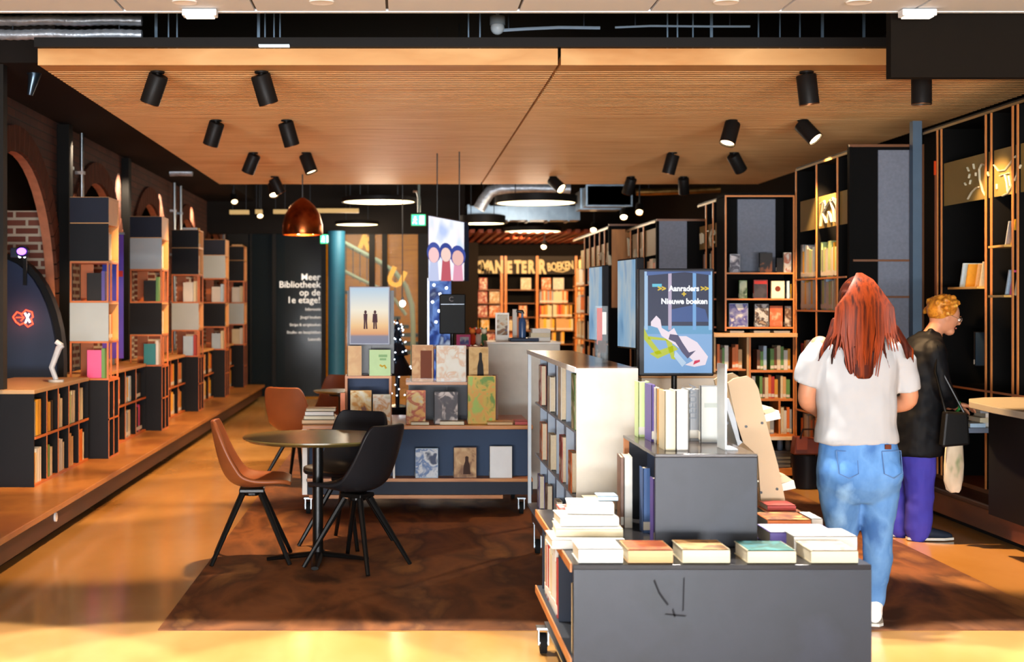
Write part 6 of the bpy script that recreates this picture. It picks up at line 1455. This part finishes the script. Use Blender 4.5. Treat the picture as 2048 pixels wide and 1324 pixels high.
# jeans
jn = MB()
jn.loft([ering(W(1716, v, dy), a, b, 28, p=2.3) for v, a, b, dy in ((872, .172, .118, 0), (900, .186, .124, -.006), (940, .198, .135, -.014), (972, .194, .13, -.01), (988, .172, .115, 0), (1004, .13, .085, 0))])
for s_, (a, b) in enumerate(((W(1679, 945, -.035), .098), (W(1757, 945, -.035), .098))): jn.ell(a, .098, .112, .10, 18, 12)
limb(jn, [W(1677, 960), W(1684, 1015, .02), W(1694, 1075, .06), W(1698, 1135, .10), W(1700, 1200, .16)], [.104, .092, .068, .064, .050])
limb(jn, [W(1758, 960), W(1757, 1010, 0), W(1755, 1068, 0), W(1758, 1120, .02), W(1756, 1175, .05), W(1755, 1207, .06)], [.098, .088, .070, .068, .058, .054])
DEN = ramp_mat('light_denim', ['#34609c', '#5c8cc4', '#4575b0', '#7aa8d8'], (1, 1, .6), 5, .75, 5, bump=.2)
organic(jn, 'jeans', DEN, r, .008, 9, fold=.012, fscale=.08)
for cx in (1678, 1766):   # back pockets
    mb = MB(); P = [(cx - 20, 897), (cx + 20, 897), (cx + 19, 940), (cx, 949), (cx - 19, 940), (cx - 20, 897)]
    PP = []
    for u, v in P:
        q = W(u, v, 0); dx = (q.x - W(1716, 0).x) / .2
        yb = D - .155 + .045 * abs((q.x - W(1680 if cx < 1716 else 1757, 0).x) / .1) ** 2 + (.03 if v < 905 else 0)
        PP.append((q.x, yb, q.z))
    mb.tube(PP, .0025, 5).build('pocket_seam', M('#4a6a98', .7), r)
o = bx('belt_tag', M('#5a2a18', .6), W(1752, 0).x, W(1764, 0).x, D - .128, D - .120, W(0, 893).z, W(0, 884).z, r)
# shoes
SHO = M('#efece6', .5)
for nm, a, yaw in (('right', W(1757, 1225, .07), R(14)), ('left', W(1700, 1225, .20), R(-8))):
    q = Matrix.Translation((a.x, a.y, .006)) @ Matrix.Rotation(-yaw, 4, 'Z'); mb = MB()
    secs = [(-.075, .030, .035, .05), (-.05, .038, .05, .06), (0, .040, .052, .058), (.06, .044, .045, .05), (.13, .047, .035, .037), (.18, .038, .028, .028), (.20, .015, .02, .02)]
    mb.loft([[(x_, y_, z_) for x_, y_, z_ in [(w2 * math.cos(2 * math.pi * i / 16), yy, max(.012, hz + hh * math.sin(2 * math.pi * i / 16))) for i in range(16)]] for yy, w2, hh, hz in secs], M4=q)
    mb.ell((0, -.03, .09), .042, .048, .05, 14, 8, M4=q)
    organic(mb, 'shoe', SHO, r, .007, 4)
    ms = MB(); ms.prism([(w_, y_) for y_, w_ in ((-.082, -.02), (-.05, -.041), (.06, -.047), (.14, -.049), (.2, -.02), (.205, .02), (.14, .049), (.06, .047), (-.05, .041), (-.082, .02))], 'z', .001, .014, M4=q); ms.build('sole', M('#d8d2c6', .6), r)

# --- person with ginger hair at the bookcase, in profile
D2 = 9.2
def V2(u, v, dy=0): p = at(u, v, D2); return Vector((p.x, D2 + dy, p.z))
r = empty('person', (V2(1830, 1075).x, D2, .006), 'person with short ginger hair, dark coat and blue trousers reaching for books', 'person')
b = MB()
hc2 = V2(1889, 632); tl = Matrix.Rotation(R(18), 4, 'Y'); q = Matrix.Translation(hc2) @ tl
b.ell((0, 0, 0), .095, .074, .115, 20, 14, M4=q)
fw = (tl @ Vector((1, 0, 0))).normalized(); upv = (tl @ Vector((0, 0, 1))).normalized()
b.ell(hc2 + fw * .098 - upv * .015, .022, .012, .018, 10, 8)      # nose
b.ell(hc2 + fw * .060 - upv * .085, .035, .04, .03, 12, 8)       # chin
b.ell(hc2 - fw * .005 + Vector((0, -.072, 0)) - upv * .01, .018, .010, .028, 10, 8)
b.tube([hc2 - upv * .06 - fw * .02, V2(1862, 672), V2(1850, 690)], [.055, .058, .07], 14)
b.loft([ering(V2(u, v), a, bb, 20) for u, v, a, bb in ((1846, 690, .10, .17), (1842, 740, .12, .18), (1838, 800, .115, .17), (1830, 860, .13, .17), (1822, 905, .14, .17))])
for sy, (s1, e1, w1) in ((-1, (V2(1848, 700, -.17), V2(1862, 775, -.20), V2(1897, 806, -.12))), (1, (V2(1850, 700, .17), V2(1872, 780, .18), V2(1912, 815, .12)))):
    limb(b, [s1, (s1 + e1) / 2, e1, (e1 + w1) / 2, w1], [.055, .048, .043, .038, .028])
    hand(b, w1, Vector((.95, .1 * -sy, -.12)), Vector((0, 0, -1)), 1.0, .55, side=-1)
limb(b, [V2(1822, 900, -.08), V2(1822, 960, -.09), V2(1822, 1040, -.08)], [.09, .07, .045]); limb(b, [V2(1822, 900, .08), V2(1815, 960, .09), V2(1805, 1040, .08)], [.09, .07, .045])
SK2 = M('#c98a68', .5, noise=(20, .06)); organic(b, 'body', SK2, r, .0075, 3)
face(hc2, fw, r, upv, .096, .074)
gl_ = MB()
for s_ in (-1, 1):
    e = hc2 + fw * .098 + Vector((0, s_ * .032, 0)) + upv * .002
    gl_.tube([e + Vector((0, math.cos(a) * .02, 0)) + upv * math.sin(a) * .015 for a in [2 * math.pi * i / 14 for i in range(15)]], .0022, 6)
    gl_.tube([e + Vector((0, s_ * .02, 0)), hc2 + Vector((0, s_ * .078, 0)) + upv * .01], .002, 6)
gl_.tube([hc2 + fw * .1 + Vector((0, -.012, 0)), hc2 + fw * .1 + Vector((0, .012, 0))], .002, 6)
gl_.build('glasses', M('#c8b8a8', .25, .8), r, smooth=True)
hr = MB(); q2 = Matrix.Translation(hc2 + upv * .035 - fw * .028) @ tl
hr.ell((0, 0, 0), .098, .088, .098, 20, 12, M4=q2)
rg = random.Random(8)
for k in range(70):
    a = rg.uniform(0, 2 * math.pi); e = rg.uniform(-.45, 1.4)
    d = fw * math.cos(a) * math.cos(e) + Vector((0, 1, 0)) * math.sin(a) * math.cos(e) + upv * math.sin(e)
    if d.dot(fw) > .55 and e < .5: continue
    c0 = hc2 + upv * .035 - fw * .028; p = c0 + d * .088; q_ = Vector((rg.uniform(-1, 1), rg.uniform(-1, 1), rg.uniform(-1, .3))) * .022
    hr.tube([p, p + d * .014 + q_ * .6, p + d * .010 + q_ * 1.4], [.020, .018, .006], 8)
organic(hr, 'hair', ramp_mat('ginger_hair', ['#8a4a18', '#d8902e', '#b86a20', '#f0b850'], (6, 6, 6), 3, .42, 4, bump=.4), r, .007, 1)
COAT = M('#0d0e11', .6, noise=(7, .25), bump=.5)
ct = MB()
ct.loft([ering(V2(u, v), a, bb, 26, p=2.4) for u, v, a, bb in ((1858, 664, .06, .07), (1851, 676, .10, .14), (1845, 700, .135, .20), (1842, 750, .15, .21), (1839, 800, .15, .205), (1834, 850, .16, .21), (1830, 900, .17, .215), (1828, 908, .168, .21))])
for s1, e1, w1 in ((V2(1848, 702, -.165), V2(1862, 776, -.20), V2(1888, 801, -.135)), (V2(1850, 702, .165), V2(1872, 780, .18), V2(1900, 808, .13))):
    limb(ct, [s1, (s1 + e1) / 2, e1, (e1 + w1) / 2, w1], [.078, .070, .062, .056, .046])
ct.tube([V2(1850, 662, -.06), V2(1872, 676, -.055), V2(1872, 676, .055), V2(1850, 662, .06)], .026, 8)
organic(ct, 'coat', COAT, r, .009, 4, fold=.02, fscale=.10)
MB().tube([V2(1898, 800, -.172 + .01), V2(1900, 812, -.165), V2(1896, 822, -.13)], .010, 8).build('green_wristband', M('#2f9a4a', .5), r, smooth=True)
tr = MB(); limb(tr, [V2(1826, 895, -.085), V2(1828, 950, -.09), V2(1829, 1000, -.085), V2(1826, 1058, -.08)], [.115, .10, .088, .082]); limb(tr, [V2(1822, 895, .085), V2(1815, 950, .09), V2(1812, 1000, .09), V2(1806, 1056, .08)], [.115, .10, .088, .082])
organic(tr, 'trousers', M('#3f3ca6', .8, noise=(6, .12), bump=.3), r, .009, 4, fold=.02, fscale=.10)
for a in (V2(1832, 1070, -.08), V2(1806, 1068, .08)):
    q = Matrix.Translation((a.x, a.y, .006)) @ Matrix.Rotation(R(-90), 4, 'Z'); mb = MB()
    secs = [(-.085, .030, .035, .05), (-.05, .038, .045, .055), (0, .042, .048, .055), (.06, .046, .038, .043), (.13, .048, .030, .034), (.18, .038, .024, .026), (.205, .015, .018, .018)]
    mb.loft([[(w2 * math.cos(2 * math.pi * i / 16), yy, max(.014, hz + hh * math.sin(2 * math.pi * i / 16))) for i in range(16)] for yy, w2, hh, hz in secs], M4=q)
    organic(mb, 'shoe', M('#232a36', .5), r, .007, 3)
    MB().prism([(w_, y_) for y_, w_ in ((-.09, -.02), (-.05, -.041), (.06, -.048), (.14, -.050), (.205, -.02), (.21, .02), (.14, .050), (.06, .048), (-.05, .041), (-.09, .02))], 'z', .0005, .016, M4=q).build('sole', M('#cfc8b8', .6), r)
# bags carried by that person
r = empty('shoulder_bag', V2(1868, 870, -.24), 'black shoulder bag hanging at the side of the ginger haired person', 'bag')
MB().prism([(V2(1845, 0).x, V2(0, 885).z), (V2(1900, 0).x, V2(0, 880).z), (V2(1896, 0).x, V2(0, 818).z), (V2(1852, 0).x, V2(0, 815).z)], 'y', D2 - .335, D2 - .262).build('body', M('#141312', .4), r, bevel=.015)
MB().tube([V2(1856, 818, -.3), V2(1842, 740, -.245), V2(1848, 690, -.225), V2(1856, 740, -.24), V2(1892, 820, -.3)], .009, 8).build('strap', BLACKM, r, smooth=True)
r = empty('tote_bag', V2(1876, 920, -.24), 'pale crumpled tote bag with green print hanging under the dark coat', 'bag')
tb = MB(); rg = random.Random(2); rings = []
for k, (v, a, bb, cx) in enumerate(((873, .045, .03, 1880), (890, .055, .035, 1878), (920, .062, .04, 1877), (950, .06, .035, 1875), (968, .045, .028, 1876), (974, .03, .02, 1878))):
    rings.append([p + Vector((rg.uniform(-.005, .005), rg.uniform(-.006, .006), rg.uniform(-.004, .004))) for p in ering(V2(cx, v, -.24 - .02), a, bb, 16)])
tb.loft(rings).build('body', ramp_mat('tote_print', ['#b8a890', '#d8c8ac', '#c4b498', '#5a7a4a'], (1, 1, .5), 7, .8, 3, pos=[.3, .45, .6, .72], bump=.4), r, smooth=True)
for s_ in (-1, 1): MB().tube([V2(1880 + s_ * 7, 876, -.26), V2(1882 + s_ * 4, 850, -.325), V2(1884 + s_ * 2, 826, -.325)], .006, 6).build('handle', M('#c8b89c', .8), r, smooth=True)
# ------------------------------------------------------------------ about 300 books stay single things, the smallest and the hidden rest become one object
bpy.context.view_layer.update()
dg = bpy.context.evaluated_depsgraph_get()
books = [o for o in C.objects if o.get('category') == 'book']
def meshes_of(o): return ([o] if o.type == 'MESH' else []) + [c for c in o.children if c.type == 'MESH']
O3 = Vector((0, 0, EYE)); score = []
for b_ in books:
    ms = meshes_of(b_); names = {m.name for m in ms}; pts = []
    for m in ms[:1]:
        pts += [m.matrix_world @ Vector(c) for c in m.bound_box]
    us = [805 + FPX * p.x / p.y for p in pts]; vs = [608 - FPX * (p.z - EYE) / p.y for p in pts]
    area = (max(us) - min(us)) * (max(vs) - min(vs)); cen = sum(pts, Vector()) / 8
    if max(us) < 0 or min(us) > 2048 or max(vs) < 0 or min(vs) > 1324: score.append((0, b_.name, b_)); continue
    hit = 0
    tests = [cen] + [p.lerp(cen, f) for p in pts for f in (.12, .5)]
    for p in tests:
        d = (p - O3).normalized()
        ok, loc, nn, idx, ob, mx = S.ray_cast(dg, O3, d)
        if ok and ob.name in names: hit += 1
    score.append((area * hit / len(tests), b_.name, b_))
score.sort(key=lambda t: -t[0])
rest = [b_ for sc_, n_, b_ in score[296:]]
mb_v = []; mb_f = []; mb_m = []; mats_ = []
for b_ in rest:
    for m in meshes_of(b_):
        off = len(mb_v); mw = m.matrix_world
        mb_v += [tuple(mw @ v.co) for v in m.data.vertices]
        ids = []
        for mt in m.data.materials:
            if mt not in mats_: mats_.append(mt)
            ids.append(mats_.index(mt))
        for p in m.data.polygons: mb_f.append([off + i for i in p.vertices]); mb_m.append(ids[p.material_index])
for b_ in rest:
    for m in [c for c in b_.children] + [b_]: bpy.data.objects.remove(m)
me = bpy.data.meshes.new('books'); me.from_pydata(mb_v, [], mb_f)
for mt in mats_: me.materials.append(mt)
me.polygons.foreach_set('material_index', mb_m); me.update()
o = bpy.data.objects.new('books', me); C.objects.link(o)
tag(o, 'small distant and half hidden books filling the shelves around the shop', 'books', kind='stuff')
